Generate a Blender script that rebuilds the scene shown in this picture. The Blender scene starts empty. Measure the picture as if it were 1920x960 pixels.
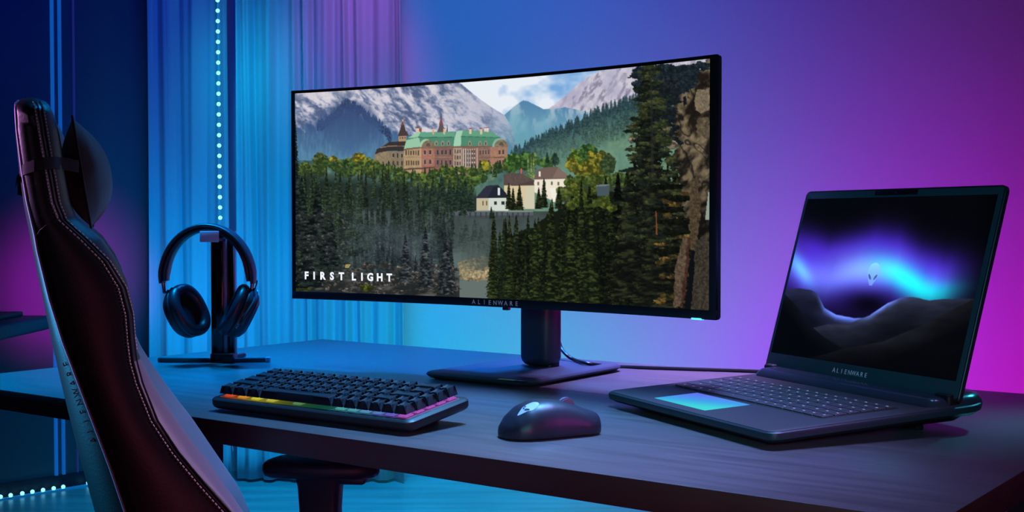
import bpy, bmesh, math
import numpy as np
from mathutils import Vector, Matrix
from mathutils.bvhtree import BVHTree

PI = math.pi
SC = bpy.context.scene
COL = SC.collection

# ---------------------------------------------------------------- camera
FOC = 2360.0                      # focal length in pixels of the 1920 px wide frame
PITCH = math.atan(66.0 / FOC)     # looking slightly down
CAMZ = 0.99
cd = bpy.data.cameras.new('camera'); cam = bpy.data.objects.new('camera', cd); COL.objects.link(cam)
cd.sensor_width = 36.0; cd.lens = FOC / 1920.0 * 36.0; cd.clip_start = 0.02; cd.clip_end = 50
cam.location = (0, 0, CAMZ); cam.rotation_euler = (PI / 2 - PITCH, 0, 0)
cd.dof.use_dof = False
SC.camera = cam

# ---------------------------------------------------------------- world, exposure
SC.view_settings.view_transform = 'Standard'; SC.view_settings.look = 'None'
SC.view_settings.exposure = 0.0; SC.view_settings.gamma = 1.0
SC.view_settings.use_curve_mapping = False
SC.cycles.use_denoising = True
SC.cycles.sample_clamp_indirect = 4.0
w = bpy.data.worlds.new('world'); SC.world = w; w.use_nodes = True
w.node_tree.nodes['Background'].inputs[0].default_value = (.02, .03, .12, 1)
w.node_tree.nodes['Background'].inputs[1].default_value = 0.35

# ---------------------------------------------------------------- unseen spots: wall washers, plus fills added for curtain, floor, desk, chair, laptop
def lamp(name, kind, loc, target, power, col, size=.4, size_y=None, spot=60, blend=1.0, spread=180):
    if name == 'left_wall_lamp_magenta': blend = .8
    d = bpy.data.lights.new(name, kind); d.energy = power; d.color = col
    if kind == 'AREA':
        d.shape = 'RECTANGLE' if size_y else 'SQUARE'; d.size = size
        if size_y: d.size_y = size_y
        d.spread = math.radians(spread)
    else:
        d.shadow_soft_size = size
    if kind == 'SPOT':
        d.spot_size = math.radians(spot); d.spot_blend = blend
    o = bpy.data.objects.new(name, d); COL.objects.link(o); o.location = loc
    v = Vector(target) - Vector(loc); o.rotation_euler = v.to_track_quat('-Z', 'Y').to_euler()
    return o
#LAMPS#
LAMPS = [
    ('wall_lamp_low_cyan', 'SPOT', (-0.45, 3.85, 0.06), (-0.45, 4.95, 0.75), 40, .2, None, 120),
    ('wall_lamp_low_blue', 'SPOT', (0.25, 3.85, 0.06), (0.25, 4.95, 0.70), 40, .2, None, 120),
    ('wall_lamp_low_violet', 'SPOT', (0.95, 3.85, 0.06), (0.95, 4.95, 0.70), 40, .2, None, 120),
    ('wall_lamp_low_magenta', 'SPOT', (1.95, 3.9, 0.06), (1.85, 4.95, 0.50), 40, .2, None, 110),
    ('wall_lamp_high_blue', 'SPOT', (-0.35, 3.4, 2.7), (-0.35, 4.95, 1.65), 40, .3, None, 90),
    ('wall_lamp_high_indigo', 'SPOT', (0.45, 3.4, 2.7), (0.45, 4.95, 1.55), 40, .3, None, 90),
    ('wall_lamp_high_purple', 'SPOT', (1.25, 3.4, 2.7), (1.25, 4.95, 1.35), 40, .3, None, 90),
    ('curtain_fill_left', 'SPOT', (-1.25, 3.6, 2.7), (-1.25, 4.72, 1.5), 40, .2, None, 26),  # from here, unseen fill spots added to colour the curtain
    ('curtain_fill_mid', 'SPOT', (-0.98, 3.6, 2.7), (-0.98, 4.72, 1.5), 40, .15, None, 16),
    ('curtain_fill_right', 'SPOT', (-0.72, 3.6, 2.7), (-0.76, 4.72, 1.6), 40, .2, None, 20),
    ('curtain_fill_violet', 'SPOT', (-.35, 3.9, 2.75), (-.56, 4.72, 1.75), 30, .1, None, 26),
    ('curtain_fill_low', 'SPOT', (-0.75, 3.6, .1), (-.85, 4.7, .6), 30, .2, None, 70),
    ('curtain_fill_low_left', 'SPOT', (-1.1, 3.8, .1), (-1.25, 4.7, .8), 30, .2, None, 50),
    ('left_wall_lamp_magenta', 'SPOT', (-1.05, 3.6, .35), (-1.60, 4.55, .72), 10, .10, None, 27),
    ('left_wall_lamp_violet', 'SPOT', (-1.3, 3.2, .5), (-1.95, 4.40, .72), 10, .15, None, 30),
    ('left_wall_lamp_navy', 'SPOT', (-.9, 3.2, 2.7), (-1.65, 4.6, 1.7), 20, .3, None, 60),
    ('floor_fill_cyan', 'SPOT', (-.3, 3.2, 2.8), (-.5, 4.35, 0), 60, .4, None, 60),  # unseen spot added to tint the floor cyan, no standing lamp
    ('desk_fill_far_left', 'SPOT', (-.9, 2.3, 2.75), (-.75, 2.1, .74), 20, .2, None, 34),  # from here, unseen overhead fills added to brighten patches of the desktop
    ('desk_fill_rear', 'SPOT', (-.1, 2.8, 2.75), (-.15, 2.3, .74), 20, .2, None, 34),
    ('desk_fill_mid', 'SPOT', (.25, 2.1, 2.75), (-.05, 1.55, .74), 20, .2, None, 26),
    ('desk_fill_front', 'SPOT', (.75, 1.8, 2.75), (.13, 1.26, .74), 20, .2, None, 17),
    ('desk_fill_right', 'SPOT', (1.0, 1.9, 2.75), (.50, 1.30, .74), 20, .2, None, 20),
    ('desk_fill_far_right', 'SPOT', (1.1, 1.9, 2.75), (.72, 1.70, .74), 20, .2, None, 26),
    ('desk_fill_cable', 'SPOT', (.6, 2.6, 2.75), (.34, 2.08, .74), 20, .2, None, 17),
    ('chair_fill_back', 'SPOT', (-1.5, 1.15, 1.2), (-.5, 1.05, 1.05), 10, .15, None, 19),  # from here, narrow unseen spots added to rim and tint the chair
    ('chair_fill_back_low', 'SPOT', (-1.5, 1.3, .7), (-.45, 1.1, .8), 10, .15, None, 30),
    ('chair_fill_front', 'SPOT', (1.2, 1.45, 1.45), (-.36, 1.18, .78), 10, .12, None, 20),
    ('chair_fill_side', 'SPOT', (-.35, -.2, 1.3), (-.42, 1.1, .95), 10, .2, None, 30),
    ('chair_fill_rim', 'SPOT', (-.1, 2.3, 2.1), (-.48, 1.12, 1.05), 20, .1, None, 18),
    ('front_lamp_teal', 'SPOT', (-.05, -.7, 1.35), (.28, 1.6, .85), 20, .2, None, 26),
    ('laptop_fill_cyan', 'SPOT', (1.5, 2.5, 1.7), (.60, 1.56, .76), 10, .08, None, 9),  # unseen spot added for the cyan highlight on the rear shelf
    ('side_fill_magenta', 'SPOT', (1.6, 2.3, 1.15), (.16, 1.95, 1.0), 20, .12, None, 17),  # unseen fill added for the magenta edge on neck and monitor
    ('side_fill_purple', 'SPOT', (1.5, .75, 1.15), (-.02, 1.52, .76), 20, .12, None, 16),  # unseen fill added to turn mouse and keyboard end purple
    ('edge_fill_front', 'SPOT', (.35, -.3, .7), (.12, 1.3, .72), 5, .25, None, 42),  # unseen fill added to redden the front edge of the desk
]
LCOL = {'wall_lamp_low_cyan': (0, 0, 0), 'wall_lamp_low_blue': (0, 0.706, 0), 'wall_lamp_low_violet': (0.663, 0, 2.07), 'wall_lamp_low_magenta': (1.12, 0.0144, 0.965), 'wall_lamp_high_blue': (0.0, 0.42, 1.6), 'wall_lamp_high_indigo': (0, 0, 0.952), 'wall_lamp_high_purple': (0.00567, 0, 0), 'curtain_fill_left': (0, 0, 0), 'curtain_fill_mid': (0.0, 2.4, 3.9), 'curtain_fill_right': (0.0, 0.25, 1.0), 'curtain_fill_violet': (1.3, 0.0, 1.1), 'curtain_fill_low': (0.0, 0.2, 1.1), 'curtain_fill_low_left': (0.0, 0.8, 2.2), 'left_wall_lamp_magenta': (10.0, 0.0, 11.0), 'left_wall_lamp_violet': (0.108, 0, 0), 'left_wall_lamp_navy': (0, 0, 3.63), 'floor_fill_cyan': (0, 5.33, 11.5), 'desk_fill_far_left': (0, 15.9, 43.3), 'desk_fill_rear': (0, 9.81, 43.7), 'desk_fill_mid': (3.8, 14.0, 29.0), 'desk_fill_front': (6.0, 6.0, 19.0), 'desk_fill_right': (0.216, 0, 0), 'desk_fill_far_right': (0, 0, 0), 'desk_fill_cable': (33.6, 21.8, 65.5), 'chair_fill_back': (10.0, 4.0, 11.0), 'chair_fill_back_low': (0.15, 2.2, 4.6), 'chair_fill_front': (4.2, 2.7, 5.2), 'chair_fill_side': (0.12, 0.09, 0.16), 'chair_fill_rim': (0.0, 0.8, 2.4), 'front_lamp_teal': (0.35, 2.3, 3.0), 'laptop_fill_cyan': (0.3, 4.0, 6.0), 'side_fill_magenta': (4.0, 0.0, 3.0), 'side_fill_purple': (0.8, 0.08, 0.8), 'edge_fill_front': (4.5, 0.7, 1.4)}
for n_, k_, l_, t_, p_, s_, sy_, sp_ in LAMPS:
    c_ = LCOL.get(n_, (1, 1, 1)); m_ = max(c_); 
    if m_ > 0: lamp(n_, k_, l_, t_, p_ * m_, tuple(v / m_ for v in c_), s_, sy_, sp_, 1.0, sp_ if k_ == 'AREA' else 180)
#/LAMPS#

# ---------------------------------------------------------------- small helpers
MATS = {}
def srgb(c):
    c = np.asarray(c, float) / 255.; return tuple(np.where(c <= .04045, c / 12.92, ((c + .055) / 1.055) ** 2.4))
def mat(name, col=(20, 20, 20), rough=.5, metal=0., spec=.5, emit=None, es=1., coat=0., noise=None, bump=None, sheen=0., trans=0.):
    """procedural material; col in display values 0..255. noise=(scale, amount), bump=(scale, strength)"""
    if name in MATS: return MATS[name]
    m = bpy.data.materials.new(name); m.use_nodes = True; N = m.node_tree.nodes; L = m.node_tree.links; p = N['Principled BSDF']
    p.inputs['Base Color'].default_value = (*srgb(col), 1); p.inputs['Roughness'].default_value = rough
    p.inputs['Metallic'].default_value = metal; p.inputs['Specular IOR Level'].default_value = spec
    p.inputs['Coat Weight'].default_value = coat; p.inputs['Sheen Weight'].default_value = sheen
    p.inputs['Transmission Weight'].default_value = trans
    if emit is not None:
        p.inputs['Emission Color'].default_value = (*srgb(emit), 1); p.inputs['Emission Strength'].default_value = es
    tc = N.new('ShaderNodeTexCoord')
    if noise:
        n = N.new('ShaderNodeTexNoise'); n.inputs['Scale'].default_value = noise[0]; n.inputs['Detail'].default_value = 4
        L.new(tc.outputs['Object'], n.inputs['Vector'])
        r = N.new('ShaderNodeValToRGB'); a = np.array(srgb(col))
        r.color_ramp.elements[0].position = .3; r.color_ramp.elements[1].position = .7
        r.color_ramp.elements[0].color = (*np.clip(a * (1 - noise[1]), 0, 1), 1); r.color_ramp.elements[1].color = (*np.clip(a * (1 + noise[1]), 0, 1), 1)
        L.new(n.outputs['Fac'], r.inputs['Fac']); L.new(r.outputs['Color'], p.inputs['Base Color'])
    if bump:
        n = N.new('ShaderNodeTexNoise'); n.inputs['Scale'].default_value = bump[0]; n.inputs['Detail'].default_value = 3
        L.new(tc.outputs['Object'], n.inputs['Vector'])
        b = N.new('ShaderNodeBump'); b.inputs['Strength'].default_value = bump[1]; b.inputs['Distance'].default_value = .001
        L.new(n.outputs['Fac'], b.inputs['Height']); L.new(b.outputs['Normal'], p.inputs['Normal'])
    MATS[name] = m; return m

def obj(name, bm, m, parent=None, smooth=True, angle=40):
    if isinstance(bm, bmesh.types.BMesh):
        bmesh.ops.recalc_face_normals(bm, faces=bm.faces)
        me = bpy.data.meshes.new(name); bm.to_mesh(me); bm.free()
    else: me = bm
    me.materials.clear()
    for mm in (m if isinstance(m, (list, tuple)) else [m]): me.materials.append(mm)
    if smooth:
        me.shade_smooth(); me.set_sharp_from_angle(angle=math.radians(angle))
    o = bpy.data.objects.new(name, me); COL.objects.link(o)
    if parent: o.parent = parent
    return o
def tag(o, label=None, cat=None, group=None, kind=None):
    if label: o['label'] = label
    if cat: o['category'] = cat
    if group: o['group'] = group
    if kind: o['kind'] = kind
    return o
def thing(name, label, cat, loc=(0, 0, 0), rot=(0, 0, 0), group=None):
    o = bpy.data.objects.new(name, None); COL.objects.link(o); o.location = loc; o.rotation_euler = rot
    o.empty_display_size = .05
    return tag(o, label, cat, group)
def struct(name, bm, m, label, parent=None):
    return tag(obj(name, bm, m, parent, smooth=False), label, kind='structure')
def box(bm, x0, x1, y0, y1, z0, z1, bev=0., seg=2, mtx=None):
    r = bmesh.ops.create_cube(bm, size=1)
    M = Matrix.Translation(((x0 + x1) / 2, (y0 + y1) / 2, (z0 + z1) / 2)) @ Matrix.Diagonal((x1 - x0, y1 - y0, z1 - z0, 1))
    bmesh.ops.transform(bm, matrix=M, verts=r['verts'])
    vs = set(r['verts'])
    if bev:
        es = {e for v in vs for e in v.link_edges}
        rr = bmesh.ops.bevel(bm, geom=list(es), offset=bev, segments=seg, profile=.5, affect='EDGES')
        vs = {v for v in vs if v.is_valid} | {v for f in rr['faces'] for v in f.verts}
    if mtx is not None: bmesh.ops.transform(bm, matrix=mtx, verts=list(vs))
    return bm
def boxbm(*a, **k):
    bm = bmesh.new(); return box(bm, *a, **k)
def roundpoly(w, d, r, seg=6, x=0, y=0):
    """rounded rectangle outline, corner at x,y; r a number or four (front-left, front-right, rear-right, rear-left)"""
    rr = r if isinstance(r, (list, tuple)) else [r] * 4; P = []
    for (cx, cy, a0, q) in ((x + rr[0], y + rr[0], PI, rr[0]), (x + w - rr[1], y + rr[1], 1.5 * PI, rr[1]), (x + w - rr[2], y + d - rr[2], 0, rr[2]), (x + rr[3], y + d - rr[3], .5 * PI, rr[3])):
        for k in range(seg + 1):
            a = a0 + k / seg * PI / 2; P.append((cx + q * math.cos(a), cy + q * math.sin(a)))
    return P
def loft(bm, rings, cap=True, closed=True):
    vs = [[bm.verts.new(p) for p in r] for r in rings]
    n = len(rings[0])
    for a, b in zip(vs, vs[1:]):
        for k in range(n if closed else n - 1):
            bm.faces.new((a[k], a[(k + 1) % n], b[(k + 1) % n], b[k]))
    if cap: bm.faces.new(vs[0][::-1]); bm.faces.new(vs[-1])
    return vs
def inset_poly(P, d):
    n = len(P); Q = []
    for k in range(n):
        a, b, c = Vector(P[k - 1]), Vector(P[k]), Vector(P[(k + 1) % n])
        n1 = (b - a); n2 = (c - b)
        n1 = Vector((-n1.y, n1.x)).normalized() if n1.length > 1e-9 else None; n2 = Vector((-n2.y, n2.x)).normalized() if n2.length > 1e-9 else None
        n1 = n1 or n2; n2 = n2 or n1; m = (n1 + n2).normalized(); s = d / max(.4, m.dot(n1)); Q.append((b.x + m.x * s, b.y + m.y * s))
    return Q
def slab(P, levels):
    """stack of the ccw outline P: levels = [(z, inset)], gives chamfered or rounded plates"""
    bm = bmesh.new(); loft(bm, [[(x, y, z) for x, y in inset_poly(P, i)] for z, i in levels]); return bm
def tube(bm, pts, r, n=8, cap=True):
    pts = [Vector(p) for p in pts]; rr = r if isinstance(r, (list, tuple)) else [r] * len(pts)
    up = Vector((0, 0, 1)); rings = []; prev = None
    for k, p in enumerate(pts):
        t = (pts[min(k + 1, len(pts) - 1)] - pts[max(k - 1, 0)]).normalized()
        if prev is None:
            a = t.cross(up) if abs(t.dot(up)) < .95 else t.cross(Vector((1, 0, 0)))
        else: a = prev - t * prev.dot(t)
        a.normalize(); b = t.cross(a); prev = a
        rings.append([p + (a * math.cos(2 * PI * j / n) + b * math.sin(2 * PI * j / n)) * rr[k] for j in range(n)])
    loft(bm, rings, cap); return bm
def smooth_pts(P, n=8):
    P = [Vector(p) for p in P]; Q = []
    for k in range(len(P) - 1):
        a, b, c, d = P[max(k - 1, 0)], P[k], P[k + 1], P[min(k + 2, len(P) - 1)]
        for j in range(n):
            t = j / n; Q.append(.5 * ((2 * b) + (c - a) * t + (2 * a - 5 * b + 4 * c - d) * t * t + (3 * b - a - 3 * c + d) * t ** 3))
    Q.append(P[-1]); return Q
def text_mesh(s, size, spacing=1., depth=.0002, bold=0., shear=0., align='CENTER'):
    c = bpy.data.curves.new('text', 'FONT'); c.body = s; c.size = size; c.space_character = spacing; c.extrude = depth; c.offset = bold; c.shear = shear
    c.align_x = align; c.align_y = 'CENTER'; c.resolution_u = 3
    o = bpy.data.objects.new('text', c); COL.objects.link(o)
    bpy.context.view_layer.update(); dg = bpy.context.evaluated_depsgraph_get()
    me = bpy.data.meshes.new_from_object(o.evaluated_get(dg)); bpy.data.objects.remove(o); return me
def copy_tree(o, parent=None):
    c = o.copy(); COL.objects.link(c)
    if parent: c.parent = parent
    for ch in o.children: copy_tree(ch, c)
    return c
def grid_mesh(name, P):
    """vertex grid P (rows, cols, 3) as one sheet"""
    h, w_ = P.shape[:2]; me = bpy.data.meshes.new(name); i = np.arange(h * w_).reshape(h, w_)
    q = np.stack([i[:-1, :-1], i[1:, :-1], i[1:, 1:], i[:-1, 1:]], -1).reshape(-1, 4)
    me.vertices.add(h * w_); me.vertices.foreach_set('co', P.reshape(-1)); n = len(q)
    me.loops.add(n * 4); me.loops.foreach_set('vertex_index', q.reshape(-1).astype(np.int32))
    me.polygons.add(n); me.polygons.foreach_set('loop_start', np.arange(0, n * 4, 4, dtype=np.int32)); me.update(calc_edges=True); me.validate()
    return me
def picture_mat(name, strength=1.):
    """lit display: emits the colours stored on its pixels, under a dark glossy panel"""
    m = bpy.data.materials.new(name); m.use_nodes = True; N = m.node_tree.nodes; L = m.node_tree.links; p = N['Principled BSDF']
    a = N.new('ShaderNodeVertexColor'); a.layer_name = 'picture'; L.new(a.outputs['Color'], p.inputs['Emission Color'])
    p.inputs['Emission Strength'].default_value = strength; p.inputs['Base Color'].default_value = (.003, .003, .004, 1)
    p.inputs['Roughness'].default_value = .5; p.inputs['Specular IOR Level'].default_value = .04
    return m
def set_picture(me, img):
    a = img.reshape(-1, 3); a = np.where(a <= .04045, a / 12.92, ((a + .055) / 1.055) ** 2.4)
    ca = me.color_attributes.new('picture', 'FLOAT_COLOR', 'POINT'); ca.data.foreach_set('color', np.concatenate([a, np.ones((len(a), 1))], 1).astype(np.float32).reshape(-1))

# the survey of the photograph: a sight line through a picture point, used to take sizes off it
cP, sP = math.cos(PITCH), math.sin(PITCH)
def sight(px, py):
    a, b, c = (px - 960) / FOC, 1., (480 - py) / FOC
    return Vector((a, b * cP + c * sP, -b * sP + c * cP))
def at_z(px, py, z):
    r = sight(px, py); return Vector((0, 0, CAMZ)) + r * ((z - CAMZ) / r.z)
def at_y(px, py, y):
    r = sight(px, py); return Vector((0, 0, CAMZ)) + r * (y / r.y)
# ---------------------------------------------------------------- the room
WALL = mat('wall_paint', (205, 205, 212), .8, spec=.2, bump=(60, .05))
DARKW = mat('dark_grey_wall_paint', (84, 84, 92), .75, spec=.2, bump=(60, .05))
YW = 4.95
bm = bmesh.new(); box(bm, -3.2, 3.2, -2.0, YW + .15, -.05, 0)
fm = bpy.data.materials.new('pale_polished_floor'); fm.use_nodes = True; N = fm.node_tree.nodes; L = fm.node_tree.links; p = N['Principled BSDF']
tc = N.new('ShaderNodeTexCoord'); mp = N.new('ShaderNodeMapping'); mp.inputs['Scale'].default_value = (.8, 6, 1); n = N.new('ShaderNodeTexNoise'); n.inputs['Scale'].default_value = 2.5
r = N.new('ShaderNodeValToRGB'); r.color_ramp.elements[0].color = (.22, .22, .24, 1); r.color_ramp.elements[1].color = (.34, .34, .36, 1); r.color_ramp.elements[0].position = .35; r.color_ramp.elements[1].position = .65
L.new(tc.outputs['Object'], mp.inputs[0]); L.new(mp.outputs[0], n.inputs['Vector']); L.new(n.outputs['Fac'], r.inputs[0]); L.new(r.outputs[0], p.inputs['Base Color']); p.inputs['Roughness'].default_value = .35
struct('floor', bm, fm, 'pale polished floor glowing cyan under the desk')
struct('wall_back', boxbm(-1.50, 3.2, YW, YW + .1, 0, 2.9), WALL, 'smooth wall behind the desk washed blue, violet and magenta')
# the left wall runs towards the camera at an angle from the curtain
LA = Vector((-1.38, YW, 0)); LD = Vector((-.69, -.72, 0)).normalized(); LN = Vector((LD.y, -LD.x, 0))   # LN points away from the room
def lwall(s, off, z): return LA + LD * s - LN * off + Vector((0, 0, z))
if (LA - LN).x > -2.6 and (LA - LN).length > LA.length: LN = -LN
def lbox(bm, s0, s1, o0, o1, z0, z1):
    P = [lwall(s0, o0, z0), lwall(s1, o0, z0), lwall(s1, o1, z0), lwall(s0, o1, z0)]
    loft(bm, [P, [q + Vector((0, 0, z1 - z0)) for q in P]]); return bm
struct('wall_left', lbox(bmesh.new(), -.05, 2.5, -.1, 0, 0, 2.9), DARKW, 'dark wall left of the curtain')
struct('wall_side', boxbm(3.1, 3.2, -2, YW, 0, 2.9), DARKW, 'side wall to the right')
struct('wall_front', boxbm(-3.2, 3.2, -2.1, -2, 0, 2.9), DARKW, 'wall behind the camera')
struct('wall_west', boxbm(-3.3, -3.2, -2, 3.25, 0, 2.9), DARKW, 'far left side wall')
struct('ceiling', boxbm(-3.3, 3.2, -2.1, YW + .1, 2.9, 2.95), DARKW, 'dark ceiling')
struct('baseboard_left', lbox(bmesh.new(), 0, 2.4, 0, .012, 0, .05), mat('dark_trim', (24, 26, 44), .5), 'dark baseboard along the left wall')
# thin lit profiles running up the left wall
def s_for(px):                       # where a sight line meets the left wall
    d = sight(px, 480); # solve LA + LD s = d t
    A = np.array([[d.x, -LD.x], [d.y, -LD.y]]); return float(np.linalg.solve(A, [LA.x, LA.y])[1])
for k, (px, wd, c, es) in enumerate(((100, .0045, (15, 105, 205), .55), (114, .0045, (15, 105, 205), .5), (140, .0015, (40, 50, 130), .35))):
    s = s_for(px); struct('trim_%d' % (k + 1), lbox(bmesh.new(), s - wd, s + wd, 0, .012, .05, 2.9), mat('blue_lit_profile_%d' % k, (60, 80, 120), .3, emit=c, es=es), ('left of two blue-lit vertical strips on the dark wall', 'right of two blue-lit vertical strips on the dark wall', 'faint thin vertical strip right of the two blue ones')[k])

# curtains: two pleated sheer panels in front of the back wall
CUR = bpy.data.materials.new('sheer_curtain_cloth'); CUR.use_nodes = True; N = CUR.node_tree.nodes; L = CUR.node_tree.links; p = N['Principled BSDF']
p.inputs['Base Color'].default_value = (.55, .56, .60, 1); p.inputs['Roughness'].default_value = .8; p.inputs['Sheen Weight'].default_value = .3
tr = N.new('ShaderNodeBsdfTranslucent'); tr.inputs[0].default_value = (.5, .5, .55, 1); mx = N.new('ShaderNodeMixShader'); mx.inputs[0].default_value = .25
L.new(p.outputs[0], mx.inputs[1]); L.new(tr.outputs[0], mx.inputs[2]); L.new(mx.outputs[0], N['Material Output'].inputs[0])
def curtain(x0, x1, y, seed, label):
    rs = np.random.RandomState(seed); n = 520; xs = np.linspace(x0, x1, n); ph = np.zeros(n); 
    f = np.interp(xs, np.linspace(x0, x1, 9), rs.uniform(.05, .13, 9)); ph = np.cumsum((x1 - x0) / n / f) * 2 * PI
    am = np.interp(xs, np.linspace(x0, x1, 14), rs.uniform(.006, .020, 14)); zs = np.linspace(.012, 2.8, 30)
    P = np.zeros((30, n, 3))
    for i, z in enumerate(zs):
        t = z / 2.8; w_ = .018 * math.sin(3 * t + seed)
        P[i, :, 0] = xs + .012 * np.sin(ph * .37 + 2.2 * t) ; P[i, :, 1] = y + am * (1.25 - .45 * t) * np.sin(ph + .5 * np.sin(2.6 * t + xs * 3)) + (.25 * am + .001) * np.sin(ph * 2.3 + 1.3 + 2 * t) + w_ * np.sin(xs * 5)
        P[i, :, 2] = z
    me = grid_mesh('curtain', P); o = obj('curtain', me, CUR, angle=180); tag(o, label, 'curtain', 'pleated curtains'); 
    md = o.modifiers.new('thickness', 'SOLIDIFY'); md.thickness = .0015
    return o
def xw(px, y): return at_y(px, 300, y).x
curtain(xw(272, 4.72), xw(423, 4.72), 4.72, 4, 'deep blue pleated curtain panel left of the hanging light string')
curtain(xw(439, 4.74), xw(752, 4.74), 4.74, 9, 'cyan to violet pleated curtain panel behind the monitor\'s left end')

# string of small lights hanging down the gap in the curtain
bulb_m = mat('cyan_white_led', (200, 240, 255), .3, emit=(130, 232, 255), es=2.0)
cord_m = mat('clear_cord', (120, 190, 220), .4)
ls = thing('light_string', 'vertical string of round cyan-white lights hanging in front of the curtain', 'string lights')
pts = [at_y(x, y, 4.60) for x, y in ((407.5, -60), (408, 0), (410, 200), (413, 415), (416, 600), (426, 760), (437, 846))]
pts = [Vector((q.x, 4.60, q.z)) for q in smooth_pts(pts, 10)]
obj('cord', tube(bmesh.new(), pts, .0012, 6), cord_m, ls)
bulb0 = None; acc = 0; step = 19.3 / FOC * 4.60; tgt = .004
bm = bmesh.new(); bmesh.ops.create_icosphere(bm, subdivisions=2, radius=.0075); bme = bpy.data.meshes.new('bulb'); bm.to_mesh(bme); bm.free(); bme.materials.append(bulb_m); bme.shade_smooth()
for a, b in zip(pts, pts[1:]):
    l = (b - a).length
    while tgt < acc + l:
        q = a.lerp(b, (tgt - acc) / l); o = bpy.data.objects.new('bulb', bme); COL.objects.link(o); o.parent = ls; o.location = q; tgt += step
    acc += l
# strip of lights on the floor along the left wall
fs = thing('light_strip', 'row of cyan-white lights on the floor along the dark left wall', 'strip lights')
sa, sb = s_for(152), s_for(-60)
P = [lwall(sa, .035, 0), lwall(sb, .035, 0), lwall(sb, .05, 0), lwall(sa, .05, 0)]
bm = bmesh.new(); loft(bm, [P, [q + Vector((0, 0, .006)) for q in P]]); obj('strip', bm, cord_m, fs)
for px in (-34, -14, 5, 27, 46, 66, 86, 104, 151):
    q = lwall(s_for(px), .0425, .012); o = bpy.data.objects.new('bulb', bme); COL.objects.link(o); o.parent = fs; o.location = q
# small dark box by the curtain
q = at_z(431, 886, 0); bm = boxbm(q.x - .028, q.x + .012, 4.50, 4.545, 0, .062, .004)
tag(obj('dark_floor_box', bm, mat('dark_blue_plastic', (22, 30, 70), .6)), 'small dark box on the floor beside the desk leg, under the desk', 'box')

# dim side table in the left background
sd = thing('console_table', 'dim side table in the far left background', 'table', (-1.6, 3.7, 0))
TBM = mat('blue_black_lacquer', (18, 38, 60), .5)
obj('tabletop', boxbm(-.50, .135, -.18, .30, .645, .69, .012, 3), TBM, sd)
obj('drawer_rail', boxbm(-.46, .06, -.12, .26, .69, .705, .004, 2), mat('dark_lacquer', (14, 14, 30), .5), sd)
for x, y in ((-.47, -.15), (-.47, .27), (-.20, -.15), (-.20, .27)):
    obj('leg', boxbm(x, x + .035, y - .0175, y + .0175, 0, .645, .004), TBM, sd)
# ---------------------------------------------------------------- the desk
DZ = .74
DA, DB, DC_ = Vector((-.9067, 1.9678, 0)), Vector((.3552, 1.0399, 0)), Vector((-.4056, 2.6527, 0))
DW = (DB - DA).length; DD = .853; DYAW = math.atan2(DB.y - DA.y, DB.x - DA.x)
def wood(name, col, rough, amt=.16, scale=(2., 26., 2.)):
    m = bpy.data.materials.new(name); m.use_nodes = True; N = m.node_tree.nodes; L = m.node_tree.links; p = N['Principled BSDF']
    tc = N.new('ShaderNodeTexCoord'); mp = N.new('ShaderNodeMapping'); mp.inputs['Scale'].default_value = scale
    n = N.new('ShaderNodeTexNoise'); n.inputs['Scale'].default_value = 3.2; n.inputs['Detail'].default_value = 7; n.inputs['Distortion'].default_value = .6
    r = N.new('ShaderNodeValToRGB'); a = np.array(srgb(col)); r.color_ramp.elements[0].position = .35; r.color_ramp.elements[1].position = .68
    r.color_ramp.elements[0].color = (*(a * (1 - amt)), 1); r.color_ramp.elements[1].color = (*(a * (1 + amt)), 1)
    L.new(tc.outputs['Object'], mp.inputs[0]); L.new(mp.outputs[0], n.inputs['Vector']); L.new(n.outputs['Fac'], r.inputs[0]); L.new(r.outputs[0], p.inputs['Base Color'])
    q = N.new('ShaderNodeMapRange'); q.inputs[3].default_value = rough - .05; q.inputs[4].default_value = rough + .08; L.new(n.outputs['Fac'], q.inputs[0]); L.new(q.outputs[0], p.inputs['Roughness'])
    b = N.new('ShaderNodeBump'); b.inputs['Strength'].default_value = .05; b.inputs['Distance'].default_value = .0006; L.new(n.outputs['Fac'], b.inputs['Height']); L.new(b.outputs[0], p.inputs['Normal'])
    return m
DWOOD = wood('dark_stained_wood', (96, 84, 88), .30); EWOOD = wood('dark_brown_edge_band', (60, 26, 28), .5)
desk = thing('desk', 'long dark wooden desk carrying the monitor, keyboard, mouse and laptop', 'desk', DA, (0, 0, DYAW))
top = obj('tabletop', boxbm(0, DW, 0, DD, DZ - .030, DZ, .0012, 2), [DWOOD, EWOOD], desk, angle=30)
for f in top.data.polygons:
    if abs(f.normal.z) < .5: f.material_index = 1
for x, y in ((.40, .05), (DW - .14, .05), (.012, .42), (DW - .14, DD - .12)):
    obj('leg', boxbm(x, x + .085, y, y + .080, 0, DZ - .030, .002), EWOOD, desk)
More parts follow.
